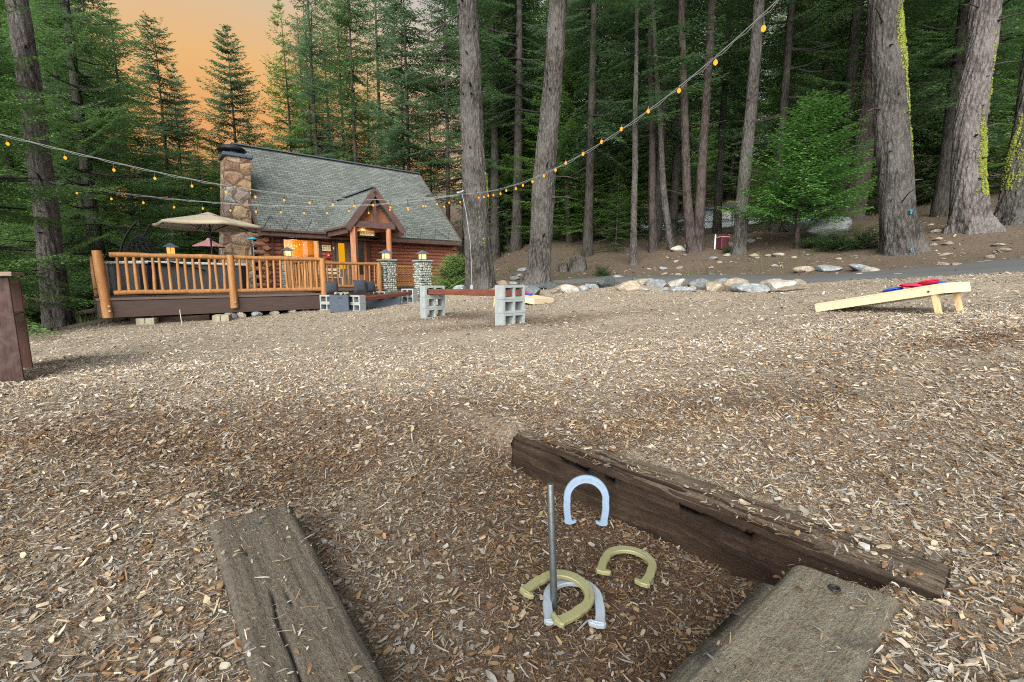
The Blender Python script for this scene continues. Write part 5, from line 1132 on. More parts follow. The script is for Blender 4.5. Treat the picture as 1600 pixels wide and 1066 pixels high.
# ================================================================== TREES
def crown(seed, H, base, Rm, nb, leaf=.17, step=.125, droop=.35, up=.45, tone=((.018, .052, .022), (.030, .085, .030)), tip=(.10, .18, .035), tipamt=.35, prof=.85, gaps=.35, clump=1.0, zmax=None, lw=.52, rmin=.25):
    """conifer crown: branches, flat sprays of twigs on both sides, each a run of small needle blades"""
    g = np.random.default_rng(seed)
    nb = int(nb*.85); h = base+(H-base)*np.sort(g.random(nb))**.95; wq = min(.62, H*.03); h = np.round(h/wq)*wq+g.normal(0, wq*.08, nb); az = (np.arange(nb)*2.39996+g.normal(0, .5, nb)) % (2*np.pi)
    u = (h-base)/(H-base); prf = np.clip(1-u, 0, 1)**prof*(1-.35*np.exp(-u/.05))
    dens = fbm(np.cos(az)*1.6+seed, np.sin(az)*1.6+h*.45, seed, 3); keep = (dens > gaps*.9+.12*g.random(nb)); Lb = Rm*(rmin*(1-u)+(1-rmin)*prf+.03)*g.uniform(.6, 1.15, nb)*(.6+.8*dens)
    if zmax is not None: keep &= h < zmax
    h, az, u, Lb = h[keep], az[keep], u[keep], Lb[keep]; nb = len(h); tb = g.random(nb)
    C, D, Wv, Ln, Cc = [], [], [], [], []
    t0 = np.array(tone[0]); t1 = np.array(tone[1]); tp = np.array(tip)
    for i in range(nb):
        L = Lb[i]; m = max(3, int(L/step)); s = (np.arange(m)+.6)/m; s = s[s > .10] if L > .8 else s
        e0 = math.tan(-droop*(1-u[i])+up*u[i]+g.normal(0, .08)); cu = .30*(1-u[i])+.05; ca, sa = math.cos(az[i]), math.sin(az[i])
        bend = g.normal(0, .12); yy = bend*s*s*L
        P = np.stack([ca*s*L-sa*yy, sa*s*L+ca*yy, h[i]+e0*s*L+cu*s*s*L*.6], 1)
        for sd in (-1, 1):
            k = len(s); tl = (.16+.34*min(L, 3.0)*(1-s)**.75)*g.uniform(.7, 1.2, k)*clump; nseg = np.maximum(1, (tl/(leaf*.72)).astype(int)); idx = np.repeat(np.arange(k), nseg); q = np.concatenate([np.arange(a) for a in nseg])
            f = (q+.5)/nseg[idx]; ang = az[i]+sd*(R(62)-.25*s[idx])+g.normal(0, .22, len(idx))
            dz = -.12+g.normal(0, .16, len(idx)); d = np.stack([np.cos(ang), np.sin(ang), dz], 1)
            ba = az[i]+sd*R(58); bd = np.array([math.cos(ba), math.sin(ba), -.18])
            c = P[idx]+bd[None]*(f*tl[idx])[:, None]+g.normal(0, leaf*.18, (len(idx), 3)); c[:, 2] -= (f*tl[idx])**2*.25
            C.append(c); D.append(d); Ln.append(leaf*g.uniform(.8, 1.35, len(idx))); tipness = np.clip(np.maximum(s[idx]*.9, 0)*.55+f*.6, 0, 1)
            w = (tb[i]*.65+g.random(len(idx))*.35)[:, None]; cc = t0*(1-w)+t1*w; a = (tipamt*np.clip(tipness-.45, 0, 1)*2*g.random(len(idx)))[:, None]; Cc.append(cc*(1-a)+tp*a)
        # leader
        nl = 3; c = P[-1][None]+np.array([ca, sa, e0*.5+.15])[None]*(np.arange(nl)*leaf*.5)[:, None]; C.append(c); D.append(np.tile([ca, sa, .1], (nl, 1))+g.normal(0, .15, (nl, 3))); Ln.append(np.full(nl, leaf*1.2)); a = tipamt; Cc.append(np.tile((t1*(1-a)+tp*a), (nl, 1)))
    C = np.concatenate(C); D = np.concatenate(D); Ln = np.concatenate(Ln); Cc = np.concatenate(Cc); D /= np.linalg.norm(D, axis=1)[:, None]; n = len(C)
    upv = np.array([0, 0, 1.])+g.normal(0, .28, (n, 3)); Wd = np.cross(D, upv); Wd /= np.linalg.norm(Wd, axis=1)[:, None]; Nn = np.cross(Wd, D)
    l = Ln[:, None]*.5; w = Ln[:, None]*lw*.5
    V = np.stack([C-D*l, C-D*l*.1-Wd*w, C+D*l-Nn*l*.12, C+Wd*w-D*l*.1], 1).reshape(-1, 3); Q = np.arange(n*4).reshape(-1, 4)
    stubs = (h, az, u, Lb)
    return npmesh('crown', V, Q, np.repeat(Cc, 4, 0)), stubs, n
def trunk_mesh(H, r0, stubs=None, n=12, seed=0, flare=1.35, bl=.55, droop=.35, up=.45, nstub=160, dead=30, dbase=1.5, base=5):
    g = random.Random(seed); mb = MB(); k = 16; pts = []; rr = []; lx = g.uniform(-.3, .3); ly = g.uniform(-.3, .3)
    for i in range(k+1):
        f = i/k; z = H*f**1.3-.3*(i == 0); pts.append((lx*math.sin(f*3), ly*math.sin(f*2.4), z)); rr.append(r0*((1-f)**.85*.98+.02)*(flare if i == 0 else 1+(flare-1)*.35*(i == 1)))
    mb.tube(pts, rr, n, wob=.08, seed=seed)
    if stubs is not None:
        h, az, u, Lb = stubs; sel = list(range(len(h))); g.shuffle(sel)
        for i in sel[:nstub]:
            L = Lb[i]*bl; e0 = math.tan(-droop*(1-u[i])+up*u[i]); ca, sa = math.cos(az[i]), math.sin(az[i]); r_ = .012+.010*Lb[i]
            mb.tube([(ca*s*L, sa*s*L, h[i]+e0*s*L+.18*s*s*L) for s in (0, .5, 1)], [r_, r_*.7, r_*.3], 4, caps=False)
    for i in range(dead):
        h_ = g.uniform(dbase, base+1.5); a = g.random()*6.283; L = g.uniform(.4, 1.5); mb.tube([(math.cos(a)*s*L, math.sin(a)*s*L, h_-.25*s*L-.2*s*s*L+g.uniform(-.05, .05)) for s in (0, .4, .75, 1)], [.014, .010, .007, .003], 3, caps=False)
    me = bpy.data.meshes.new('trunk'); me.from_pydata(mb.v, [], mb.f); me.polygons.foreach_set('use_smooth', mb.sm); return me
TPL = {}
def template(key, bark='bark_far', r0=.22, tr={}, **kw):
    cm, st_, n = crown(**kw); cm.materials.append(M['leaf']); tm = trunk_mesh(kw['H'], r0, st_, seed=kw['seed'], base=kw['base'], **tr); tm.materials.append(M[bark]); TPL[key] = (tm, cm, kw['H']); print(key, n)
DK = ((.055, .110, .044), (.125, .225, .075)); BL_ = ((.060, .120, .070), (.130, .220, .105)); BR_ = ((.080, .170, .042), (.165, .300, .070)); VD = ((.046, .092, .044), (.105, .190, .070))
template('fir_a', r0=.26, seed=1, H=24, base=.8, Rm=5.0, nb=430, tone=DK, tip=(.085, .17, .035), tipamt=.6, tr=dict(nstub=60, dead=0))
template('fir_b', r0=.22, seed=2, H=20, base=1.2, Rm=4.4, nb=360, tone=BR_, tip=(.13, .22, .04), tipamt=.5, tr=dict(nstub=60, dead=0))
template('fir_c', r0=.26, seed=3, H=26, base=4.5, Rm=4.6, nb=330, tone=DK, tip=(.07, .13, .03), tipamt=.4, gaps=.42, prof=.6, tr=dict(nstub=120, dead=40))
template('tall_a', r0=.33, seed=4, H=30, base=7, Rm=4.8, nb=290, tone=VD, tip=(.05, .09, .03), tipamt=.35, gaps=.43, prof=.5, droop=.45, tr=dict(nstub=150, dead=50, dbase=3))
template('tall_b', r0=.30, seed=5, H=28, base=5, Rm=4.6, nb=280, tone=BL_, tip=(.07, .12, .04), tipamt=.4, gaps=.45, prof=.45, droop=.5, tr=dict(nstub=150, dead=50, dbase=2))
template('sparse', r0=.20, seed=6, H=22, base=7, Rm=3.4, nb=330, tone=BL_, tip=(.10, .13, .04), tipamt=.4, gaps=.46, prof=.5, tr=dict(nstub=150, dead=40, dbase=3))
template('spire', r0=.20, seed=12, H=22, base=1, Rm=5.6, nb=470, tone=BL_, tip=(.09, .12, .03), tipamt=.45, gaps=.34, prof=.9, droop=.15, tr=dict(nstub=150, dead=10))
template('young', r0=.10, seed=7, H=8, base=.5, Rm=2.6, nb=170, leaf=.11, step=.11, tone=DK, tip=(.10, .19, .04), tipamt=.6, tr=dict(nstub=30, dead=0))
template('near_fir', bark='bark', r0=.3, seed=8, H=16, base=1.0, Rm=3.6, nb=340, leaf=.085, step=.065, tone=DK, tip=(.13, .25, .04), tipamt=.8, zmax=10.5, gaps=.40, lw=.42, tr=dict(nstub=120, dead=10))
template('hem', r0=.30, seed=9, H=26, base=3.2, Rm=4.8, nb=330, tone=VD, tip=(.06, .12, .03), tipamt=.35, gaps=.41, prof=.5, droop=.5, leaf=.13, step=.13, tr=dict(nstub=150, dead=30, dbase=2))
HOSP = [HW(-1, -9, 0), HW(10.5, -9, 0), HW(10.5, 9.6, 0), HW(-2.2, 9.6, 0)]
OCC = []
def tree(key, px, Y, H, label, group=None, rz=None, wide=1.0, name='conifer', cat='tree', x=None, lean=0, gz_=None):
    X = W(px, 432, Y)[0] if x is None else x; tm, cm, H0 = TPL[key]; g = (G(X, Y) if gz_ is None else gz_)-.05; s = H/H0
    o = bpy.data.objects.new(name, None); COL.objects.link(o); o.location = (X, Y, g); o.scale = (s*wide, s*wide, s); rz = (int(abs(px)*7+Y*13) % 628)/100 if rz is None else rz
    o.rotation_euler = Euler((0, lean, rz)) if lean == 0 else (Matrix.Rotation(lean, 3, 'Y')@Matrix.Rotation(rz, 3, 'Z')).to_euler()
    tag(o, label, cat, group); a = bpy.data.objects.new('trunk', tm); COL.objects.link(a); a.parent = o; b = bpy.data.objects.new('crown', cm); COL.objects.link(b); b.parent = o; OCC.append((X, Y)); return o
def topH(py, Y, px): X = W(px, 432, Y)[0]; return float(W(px, py, Y)[2])-G(X, Y)
# --- trees against the sunset
tree('spire', 384, 34, topH(38, 34, 372), 'pointed conifer standing alone against the orange sky above the chimney', wide=1.2)
tree('sparse', 277, 33, topH(26, 33, 277), 'thin ragged conifer with bare top against the orange sky', wide=1.2)
tree('spire', 300, 36, topH(96, 36, 300), 'smaller pointed conifer just right of the ragged one, against the sky', wide=.95)
tree('fir_a', 214, 25, topH(8, 25, 214), 'broad dark fir with dense layered branches left of the sky gap', wide=1.45)
tree('sparse', 184, 27, topH(-90, 27, 184), 'tall conifer with bare pale trunk top behind the broad dark fir', wide=1.1)
tree('fir_b', 330, 30, topH(205, 30, 330), 'low bright green fir behind the chimney', wide=1.1)
tree('fir_b', 408, 38, topH(196, 38, 408), 'small fir top showing just above the roof ridge right of the chimney', wide=1.1)
tree('fir_a', 255, 38, topH(190, 38, 255), 'dark fir low behind the deck lantern', wide=1.2)
tree('fir_b', 300, 21, topH(262, 21, 300), 'dense green fir left of the chimney behind the umbrella', wide=1.1)
# --- behind the cabin
for i, (k, px, Y, ty, wd, lb) in enumerate([
  ('fir_b', 462, 36, -8, .78, 'light green fir at the right side of the sky gap'), ('tall_b', 508, 34, -150, .85, 'tall conifer with pale grey trunk above the middle of the ridge'), ('fir_a', 500, 40, -40, .7, 'dark fir behind the pale trunk above the ridge'),
  ('fir_c', 566, 33, -120, .85, 'conifer whose trunk rises above the porch gable'), ('hem', 548, 40, -60, .8, 'dark conifer deep behind the roof ridge'), ('tall_b', 604, 38, -160, .8, 'conifer above the right half of the ridge'),
  ('sparse', 640, 31, -120, 1.0, 'thin conifer with golden foliage above the right end of the ridge'), ('hem', 676, 36, 70, .8, 'dark drooping conifer past the right gable'), ('tall_a', 700, 31, -140, .8, 'dark conifer just left of the large middle trunk'),
  ('fir_b', 590, 44, 80, 1.0, 'green fir low behind the ridge'), ('fir_a', 640, 46, 40, 1.0, 'distant fir behind the right end of the ridge')]):
    tree(k, px, Y, topH(ty, Y, px), lb, wide=wd)
# --- left side
tree('tall_b', 148, 17, topH(-200, 17, 148), 'grey trunked conifer just right of the big left tree', wide=.8, lean=R(-4))
tree('tall_a', 132, 21, topH(-120, 21, 132), 'dark conifer behind the big left tree', wide=.9)
tree('fir_c', 60, 24, topH(-150, 24, 60), 'mid green conifer deep in the left woods', wide=1.0)
tree('hem', 15, 20, topH(-150, 20, 15), 'dark conifer at the far left edge', wide=1)
tree('fir_b', 182, 17.5, topH(262, 17.5, 182), 'young bright green fir behind the swing chair', wide=1.3)
tree('young', 120, 15, topH(330, 15, 120), 'low green fir between the big left tree and the deck', wide=1.1)
tree('young', 248, 19, topH(300, 19, 248), 'young fir behind the deck, right of the swing chair', wide=1.0)
tree('fir_c', 95, 30, topH(-60, 30, 95), 'pale green conifer in the gap right of the big left trunk', wide=1.0)
# near fir whose boughs reach into the picture from the left
nf = tree('near_fir', -85, 8.2, 13, 'near fir at the left edge, bright boughs hanging before the big trunk', wide=.82, rz=1.2)
tree('near_fir', -190, 9.8, 15, 'fir just behind the left edge with layered bright tips', wide=1.0, rz=3.9)
tree('near_fir', 160, 15.5, 17, 'fir with dark layered boughs right of the big left trunk', wide=.72, rz=.5)
# --- right half: trunks one can tell apart, crowns high
RT_ = [('hem', 730, 34, 30, .9, 'thin dark trunked conifer right of the cabin'), ('tall_a', 773, 26, 30, .9, 'slim conifer between the cabin and the leaning trunk'), ('tall_a', 806, 24, 28, .9, 'pale slim conifer just left of the big leaning trunk'), ('hem', 790, 28, 26, 1, 'dark red trunked conifer left of the leaning trunk'),
  ('tall_b', 917, 20, 26, .75, 'slender dark conifer right of the big leaning trunk'), ('hem', 955, 26, 26, 1.0, 'drooping conifer in the dark middle of the wood'), ('tall_b', 1022, 21, 24, .85, 'grey leaning conifer with slim trunk left of the forked pair'), ('tall_a', 1046, 24, 27, .85, 'dark conifer behind the forked pair of trunks'),
  ('tall_a', 1116, 26, 26, .8, 'dark conifer right of the forked pair'), ('hem', 1205, 19, 24, .7, 'dark thin conifer right of the grey tilted trunk'), ('tall_a', 1265, 23, 28, .9, 'dark conifer behind the bright young tree'), ('hem', 1300, 20, 26, .9, 'dark drooping conifer left of the mossy trunk'),
  ('hem', 1455, 16.5, 24, .75, 'dark conifer between the two big mossy trunks'), ('tall_b', 1590, 22, 28, 1.0, 'conifer at the far right edge'), ('tall_b', 1212, 41, 30, 1, 'blue green conifer behind the grey tilted trunk'), ('hem', 1480, 24, 26, 1.0, 'drooping dark conifer up the slope between the mossy trunks'),
  ('fir_c', 880, 30, 27, 1.0, 'green conifer right behind the leaning trunk'), ('fir_b', 800, 36, 22, 1.1, 'light green fir deep in the wood behind the leaning trunk'), ('fir_c', 1160, 46, 28, 1.0, 'conifer above the pale house'), ('tall_b', 990, 34, 28, 1.0, 'conifer deep in the wood left of the pale house')]
for k, px, Y, H_, wd, lb in RT_: tree(k, px, Y, H_, lb, wide=wd)
tree('young', 770, 30, 6.5, 'young fir deep behind the middle trunk', wide=1); tree('young', 905, 27, 7.5, 'young light green fir right of the leaning trunk', wide=1.1); tree('young', 870, 33, 8, 'young fir in the shade of the wood', wide=1.1)
tree('young', 1480, 20, 6.5, 'young fir up the slope between the mossy trunks', wide=1.2); tree('young', 960, 20, 3.4, 'small young fir by the grey stump', wide=1)
for i, (k, px, Y, H_, lb) in enumerate([('fir_b', 796, 27, 11, 'green fir filling the gap right of the middle trunk'), ('fir_b', 890, 23, 12, 'bright green fir just right of the leaning trunk'), ('fir_b', 948, 22.5, 9.5, 'green fir behind the stump'), ('fir_a', 975, 27, 14, 'full green fir left of the thin roadside trunk'),
  ('fir_b', 1060, 44, 15, 'green fir rising behind the forked pair'), ('fir_a', 1130, 46, 17, 'full green fir behind the pale house'), ('fir_b', 1215, 22, 10, 'green fir at the left of the bright young tree'), ('fir_b', 1290, 25, 12, 'green fir behind the big grey boulder'), ('fir_a', 1460, 22, 13, 'full green fir between the mossy trunks'), ('fir_b', 1575, 19, 10, 'green fir behind the rightmost trunks'), ('fir_a', 1395, 26, 16, 'full green fir hidden behind the largest mossy trunk'), ('fir_b', 815, 29, 13, 'green fir deep between the two middle trunks'), ('fir_a', 30, 17, 13, 'full fir left of the big left trunk'), ('fir_b', 118, 18, 11, 'bright fir right of the big left trunk')]):
    tree(k, px, Y, H_, lb, wide=1.25)
# --- the wood behind, one tree at a time
rg = random.Random(21); nbk = 0
for i in range(900):
    if nbk >= 66: break
    Y = rg.uniform(24, 74); px = rg.uniform(-260, 1850); X = W(px, 432, Y)[0]
    if 232 < px < 442: continue
    if 200 <= px <= 460 or 618 < px < 700: continue
    c, s = math.cos(-HA), math.sin(-HA); tx = (X-HO[0])*c-(Y-HO[1])*s; ty = (X-HO[0])*s+(Y-HO[1])*c
    if -3 < tx < 12 and -9 < ty < 11: continue
    if 14 < X < 30 and 29 < Y < 42: continue
    if 985 < px < 1215 and Y < 40: continue
    if any((X-a)**2+(Y-b)**2 < 2.0**2 for a, b in OCC): continue
    key = rg.choice(['hem', 'tall_a', 'fir_c', 'tall_b', 'fir_c', 'hem', 'fir_a', 'fir_b']); reg = [n for lim, n in ((0, 'off the left edge'), (110, 'behind the big left trunk'), (240, 'behind the swing chair'), (540, 'behind the left half of the cabin roof'), (720, 'behind the right half of the cabin roof'), (840, 'between the two middle trunks'), (960, 'right of the leaning trunk'), (1060, 'left of the forked trunks'), (1160, 'above the pale house'), (1260, 'behind the bright young tree'), (1370, 'left of the largest mossy trunk'), (1520, 'between the big mossy trunks'), (9999, 'at the right edge')) if px < lim][0]
    kd = {'hem': 'drooping conifer', 'tall_a': 'dark conifer', 'tall_b': 'blue green conifer', 'fir_c': 'green conifer', 'fir_a': 'dense fir', 'fir_b': 'light fir'}[key]+(' in the wood ' if Y < 38 else ' far back ' if Y < 56 else ' at the very back ')
    tree(key, px, Y, rg.uniform(24, 31), kd+reg, 'conifers deep in the wood', wide=rg.uniform(.85, 1.15)); nbk += 1
ORD = ('first', 'second', 'third', 'fourth', 'fifth', 'sixth', 'seventh', 'eighth', 'ninth', 'tenth', 'eleventh', 'twelfth')
for q_, (px, Y) in enumerate(sorted(((262, 52), (300, 55), (345, 52), (385, 56), (425, 50), (240, 46), (365, 47), (322, 48), (405, 60)))):
    tree('fir_b' if Y > 50 else 'fir_a', px, Y, topH(218, Y, px), ORD[q_]+' low conifer top from the left on the skyline under the orange sky', 'low conifers on the skyline', wide=1.5)
# --- trees behind and beside the camera are left out
# ------------------------------------------------------------------ big trunks
def spline(xs, ys, x): return np.interp(x, xs, ys)
def big_trunk(pts, Y, label, H=22, bark='bark', crown_key=None, crown_at=None, crown_s=1.0, lobes=7, flare=.16, moss=None, seed=0, ns=100, stubs=(), name='conifer', paint=(), group=None, cat='tree', fur=.035, cr_rz=0):
    """pts: (px, py, width px) from the ground up"""
    P = [W(px, py, Y) for px, py, w in pts]; rr = [pxr(px, py, Y, w)/2*math.cos(math.atan((px-800)/FPX)) for px, py, w in pts]
    d = P[-1]-P[-2]; d = d/d[2]; zt = P[0][2]+H
    if P[-1][2] < zt: P.append(P[-1]+d*(zt-P[-1][2])); rr.append(rr[-1]*.30)
    P.insert(0, P[0]+np.array([0, 0, -.45])); rr.insert(0, rr[0]*1.12)
    P = np.array(P); zs = P[:, 2]; g0 = zs[1]; o = empty(name, label, cat, tuple(P[1]), 0, group)
    zz = np.concatenate([np.arange(zs[0], min(zs[-1], 9.5), .05), np.arange(min(zs[-1], 9.5), zs[-1], .6)]); th_ = np.linspace(0, 2*np.pi, ns, endpoint=False)
    Z, T = np.meshgrid(zz, th_, indexing='ij'); cx = spline(zs, P[:, 0], Z)+(fbm(Z*.35, Z*0, seed)-.5)*.08; cyy = spline(zs, P[:, 1], Z)+(fbm(Z*.35, Z*0+9, seed)-.5)*.10; r_ = spline(zs, rr, Z)
    hh = Z-g0; ca, sa = np.cos(T), np.sin(T)
    fl = flare*np.exp(-np.clip(hh, 0, 9)/.55)*(.5+.5*np.cos(T*lobes+seed+2*fbm(ca*1.5+seed, sa*1.5, seed)))
    lump = (fbm(ca*2+seed, sa*2+Z*.6, seed+1, 3)-.5)*.12
    fr = np.abs(fbm(ca*r_*13+seed*3, sa*r_*13+Z*2.6, seed+2, 3)-.5)*2; fr2 = fbm(ca*r_*32, sa*r_*32+Z*6, seed+3, 3)-.5
    rad = r_*(1+fl+lump)-fur*(1-np.clip(fr*3.2, 0, 1))*np.clip(r_/.35, 0, 1)+fr2*.022
    V = np.stack([cx+ca*rad-P[1][0], cyy+sa*rad-P[1][1], Z-P[1][2]], -1); nz = len(zz); V = V.reshape(-1, 3)
    i = np.arange(nz-1)[:, None]*ns+np.arange(ns)[None]; j = np.arange(nz-1)[:, None]*ns+(np.arange(ns)[None]+1) % ns; Q = np.stack([i, j, j+ns, i+ns], -1).reshape(-1, 4)
    tr__ = link('trunk', npmesh('trunk', V, Q, None, True), M[bark], o)
    if stubs:
        mb = MB(); g = random.Random(seed)
        for (px, py, qx, qy, r0) in stubs:
            a = Vector(W(px, py, Y))-Vector(P[1]); b = Vector(W(qx, qy, Y-.3))-Vector(P[1]); m_ = a.lerp(b, .5)+Vector((0, 0, g.uniform(-.1, .05))); mb.tube([a, m_, b], [r0, r0*.7, r0*.3], 5)
        mb.build('dead_branch', M['bark_far'], o)
    g2 = random.Random(seed+90); mbs = MB()
    for q in range(16):
        z_ = g0+g2.uniform(.9, 8.5); a_ = -math.pi/2+g2.uniform(-1.5, 1.5); r1 = float(np.interp(z_, zs, rr)); cc = Vector((float(np.interp(z_, zs, P[:, 0])), float(np.interp(z_, zs, P[:, 1])), z_))-Vector(P[1]); dr = Vector((math.cos(a_), math.sin(a_), g2.uniform(-.3, .35))); L_ = g2.uniform(.04, .16) if g2.random() < .7 else g2.uniform(.3, .9); k0 = g2.uniform(.010, .024)*min(1, r1/.3)
        mbs.tube([cc+dr*(r1-.04), cc+dr*(r1+L_*.5), cc+dr*(r1+L_)+Vector((0, 0, -.12*L_))], [k0*1.5, k0, k0*.5], 5)
    mbs.build('branch_stubs', M['bark_far'], o)['kind'] = 'stuff'
    if moss:
        g = np.random.default_rng(seed+50)
        Vs = []
        for (h0, h1, a0, aw, n) in moss:
            z = g.uniform(h0, h1, n); a = g.normal(a0, aw, n)+(fbm(z*.7, z*0, seed+8)-.5)*1.0; k = fbm(np.cos(a)*5+z*1.2, z*1.7+np.sin(a)*5, seed+4, 3) > .53; z, a = z[k], a[k]; n_ = len(z)
            c = np.stack([spline(zs, P[:, 0], z)+(fbm(z*.35, z*0, seed)-.5)*.08, spline(zs, P[:, 1], z)+(fbm(z*.35, z*0+9, seed)-.5)*.10, z], 1); r1 = spline(zs, rr, z); h1_ = z-g0
            fl_ = flare*np.exp(-np.clip(h1_, 0, 9)/.55)*(.5+.5*np.cos(a*lobes+seed+2*fbm(np.cos(a)*1.5+seed, np.sin(a)*1.5, seed))); lm = (fbm(np.cos(a)*2+seed, np.sin(a)*2+z*.6, seed+1, 3)-.5)*.12
            f1 = np.abs(fbm(np.cos(a)*r1*13+seed*3, np.sin(a)*r1*13+z*2.6, seed+2, 3)-.5)*2; f2 = fbm(np.cos(a)*r1*32, np.sin(a)*r1*32+z*6, seed+3, 3)-.5
            rd = r1*(1+fl_+lm)-fur*(1-np.clip(f1*3.2, 0, 1))*np.clip(r1/.35, 0, 1)+f2*.022+.006; nrm = np.stack([np.cos(a), np.sin(a), 0*a], 1); c = c+nrm*rd[:, None]-P[1][None]
            sz = g.uniform(.014, .034, n_)[:, None]; e1 = np.stack([-np.sin(a), np.cos(a), 0*a], 1); e2 = np.array([[0, 0, 1.]]); c2 = np.array([[.14, .165, .03]])*g.uniform(.5, 1.3, (n_, 1)); 
            q = [c+e1*sz*g.uniform(.5, 1.2, (n_, 1)), c+e2*sz*g.uniform(.5, 1.2, (n_, 1)), c-e1*sz*g.uniform(.5, 1.2, (n_, 1)), c-e2*sz*g.uniform(.5, 1.2, (n_, 1)), c+nrm*sz*.9]
            Vs.append((np.stack(q, 1).reshape(-1, 3), n_, c2))
        Vv = np.concatenate([v[0] for v in Vs]); n_ = sum(v[1] for v in Vs); cc = np.concatenate([np.repeat(v[2], 5, 0) for v in Vs]); b = np.arange(n_)[:, None]*5
        F = np.concatenate([b+np.array([[0, 1, 4]]), b+np.array([[1, 2, 4]]), b+np.array([[2, 3, 4]]), b+np.array([[3, 0, 4]])]); link('moss', npmesh('moss', Vv, F, cc), M['chip'], o)
    for (px, py, s) in paint:
        p = Vector(W(px, py, Y)); z = p.z; cxx = float(np.interp(z, zs, P[:, 0])); cy_ = float(np.interp(z, zs, P[:, 1])); r1 = float(np.interp(z, zs, rr)); off = max(-.95, min(.95, (p.x-cxx)/r1)); a = math.atan2(-math.sqrt(1-off*off), off)
        fl_ = flare*math.exp(-max(0, z-g0)/.55)*(.5+.5*math.cos(a*lobes+seed+2*float(fbm(np.array([math.cos(a)*1.5+seed]), np.array([math.sin(a)*1.5]), seed)[0]))); c = Vector((cxx+math.cos(a)*r1*(1+fl_), cy_+math.sin(a)*r1*(1+fl_), z))-Vector(P[1]); mb = MB(); g = random.Random(int(px))
        for q in range(16): cc_ = c+Vector((g.gauss(0, s*.35), 0, g.gauss(0, s*.45)))+Vector((math.cos(a), math.sin(a), 0))*g.uniform(-.01, .03); mb.add([cc_+v.co*g.uniform(.008, .016) for v in ico], icof, True)
        mb.build('paint_mark', M['teal_mark'], o)
    if crown_key:
        tm, cm, H0 = TPL[crown_key]; z0 = crown_at; a = link('crown', cm, None, o); zc = z0; a.scale = (crown_s,)*3
        a.location = (float(np.interp(zc, zs, P[:, 0]))-P[1][0], float(np.interp(zc, zs, P[:, 1]))-P[1][1], zc-P[1][2]); a.rotation_euler = (0, math.atan(d[0])*.8, cr_rz)
    return o
M['teal_mark'] = m_plain('blue_paint_mark', (.02, .18, .28), .8)
# crowns of the big trees begin above the picture
cm, st_, n = crown(seed=31, H=16, base=.5, Rm=3.3, nb=150, leaf=.16, step=.17, tone=VD, tip=(.05, .10, .03), tipamt=.4, gaps=.42, prof=.4, droop=.35); cm.materials.append(M['leaf']); TPL['high'] = (None, cm, 16)
big_trunk([(93, 515, 56), (88, 480, 48), (82, 420, 45), (72, 330, 43), (58, 220, 42), (42, 110, 41), (25, 0, 40)], 10.5, 'big grey fir trunk leaning left near the left edge, boughs across it', H=20, bark='bark_light', crown_key='high', crown_at=6.8, seed=2, lobes=6)
big_trunk([(751, 455, 49), (751, 440, 45), (748, 400, 43), (744, 330, 41), (738, 200, 36), (735, 100, 34), (730, 0, 33)], 13, 'large straight grey trunk in the middle with string light post in front', H=22, crown_key='high', crown_at=8.4, seed=5, lobes=6,
    moss=[(.9, 2.8, -.55, .30, 1500)], stubs=((731, 12, 697, 36, .05), (697, 36, 662, 56, .03), (731, 4, 707, 10, .04), (697, 36, 680, 64, .025)))
big_trunk([(836, 443, 46), (841, 425, 37), (845, 390, 34), (850, 300, 36), (858, 200, 33), (866, 100, 30), (873, 0, 28)], 13.2, 'grey trunk leaning right, standing by the dark slate rock', H=22, crown_key='high', crown_at=7.6, seed=7, lobes=5)
big_trunk([(1413, 397, 78), (1409, 375, 68), (1402, 330, 60), (1396, 240, 60), (1390, 140, 58), (1384, 40, 56), (1382, 0, 55)], 12.0, 'largest near trunk, bright yellow green moss down its right side', H=22, crown_key='high', crown_at=7.2, seed=11, lobes=6, flare=.20,
    moss=[(2.5, 8.0, -.98, .17, 5500)], paint=((1403, 334, .05), (1400, 392, .07)), cr_rz=1)
big_trunk([(1520, 361, 90), (1516, 340, 70), (1513, 290, 58), (1514, 200, 54), (1525, 100, 54), (1540, 0, 56)], 12.6, 'big pale grey trunk leaning right, some moss low on its right side', H=22, bark='bark_light', crown_key='high', crown_at=8.4, seed=13, lobes=6, flare=.22,
    moss=[(2.1, 4.2, -1.40, .24, 2300), (4.2, 6.0, -1.1, .14, 400)], paint=((1534, 344, .05),), cr_rz=2)
big_trunk([(1588, 350, 92), (1590, 330, 66), (1598, 270, 54), (1610, 180, 48), (1625, 60, 46)], 13.2, 'thick trunk cut by the right edge, leaning right, some moss', H=21, crown_key='high', crown_at=8.6, seed=17, lobes=5, flare=.25,
    moss=[(2.4, 4.4, -2.9, .35, 1800)], paint=((1587, 342, .05),), cr_rz=3)
big_trunk([(1325, 346, 46), (1334, 320, 38), (1345, 260, 34), (1357, 150, 31), (1370, 20, 28)], 18, 'dark trunk leaning right behind the largest mossy trunk', H=22, crown_key='high', crown_at=8.5, seed=19, bark='bark_red')
big_trunk([(1153, 397, 27), (1157, 380, 22), (1162, 300, 21), (1174, 170, 19), (1187, 0, 17)], 16, 'slender grey trunk tilted right, beside the maroon box', H=22, crown_key='high', crown_at=10, seed=23, fur=.02)
big_trunk([(1083, 394, 20), (1079, 375, 17), (1073, 300, 14), (1069, 150, 12), (1066, 0, 10)], 17, 'left trunk of the dark forked pair', H=22, crown_key='high', crown_at=9, seed=25, bark='bark_red', fur=.015, ns=40)
big_trunk([(1088, 394, 20), (1092, 350, 17), (1099, 230, 14), (1107, 100, 13), (1113, 0, 12)], 17.1, 'right trunk of the dark forked pair, leaning right', H=22, crown_key='high', crown_at=9.4, seed=27, bark='bark_red', fur=.015, ns=40)
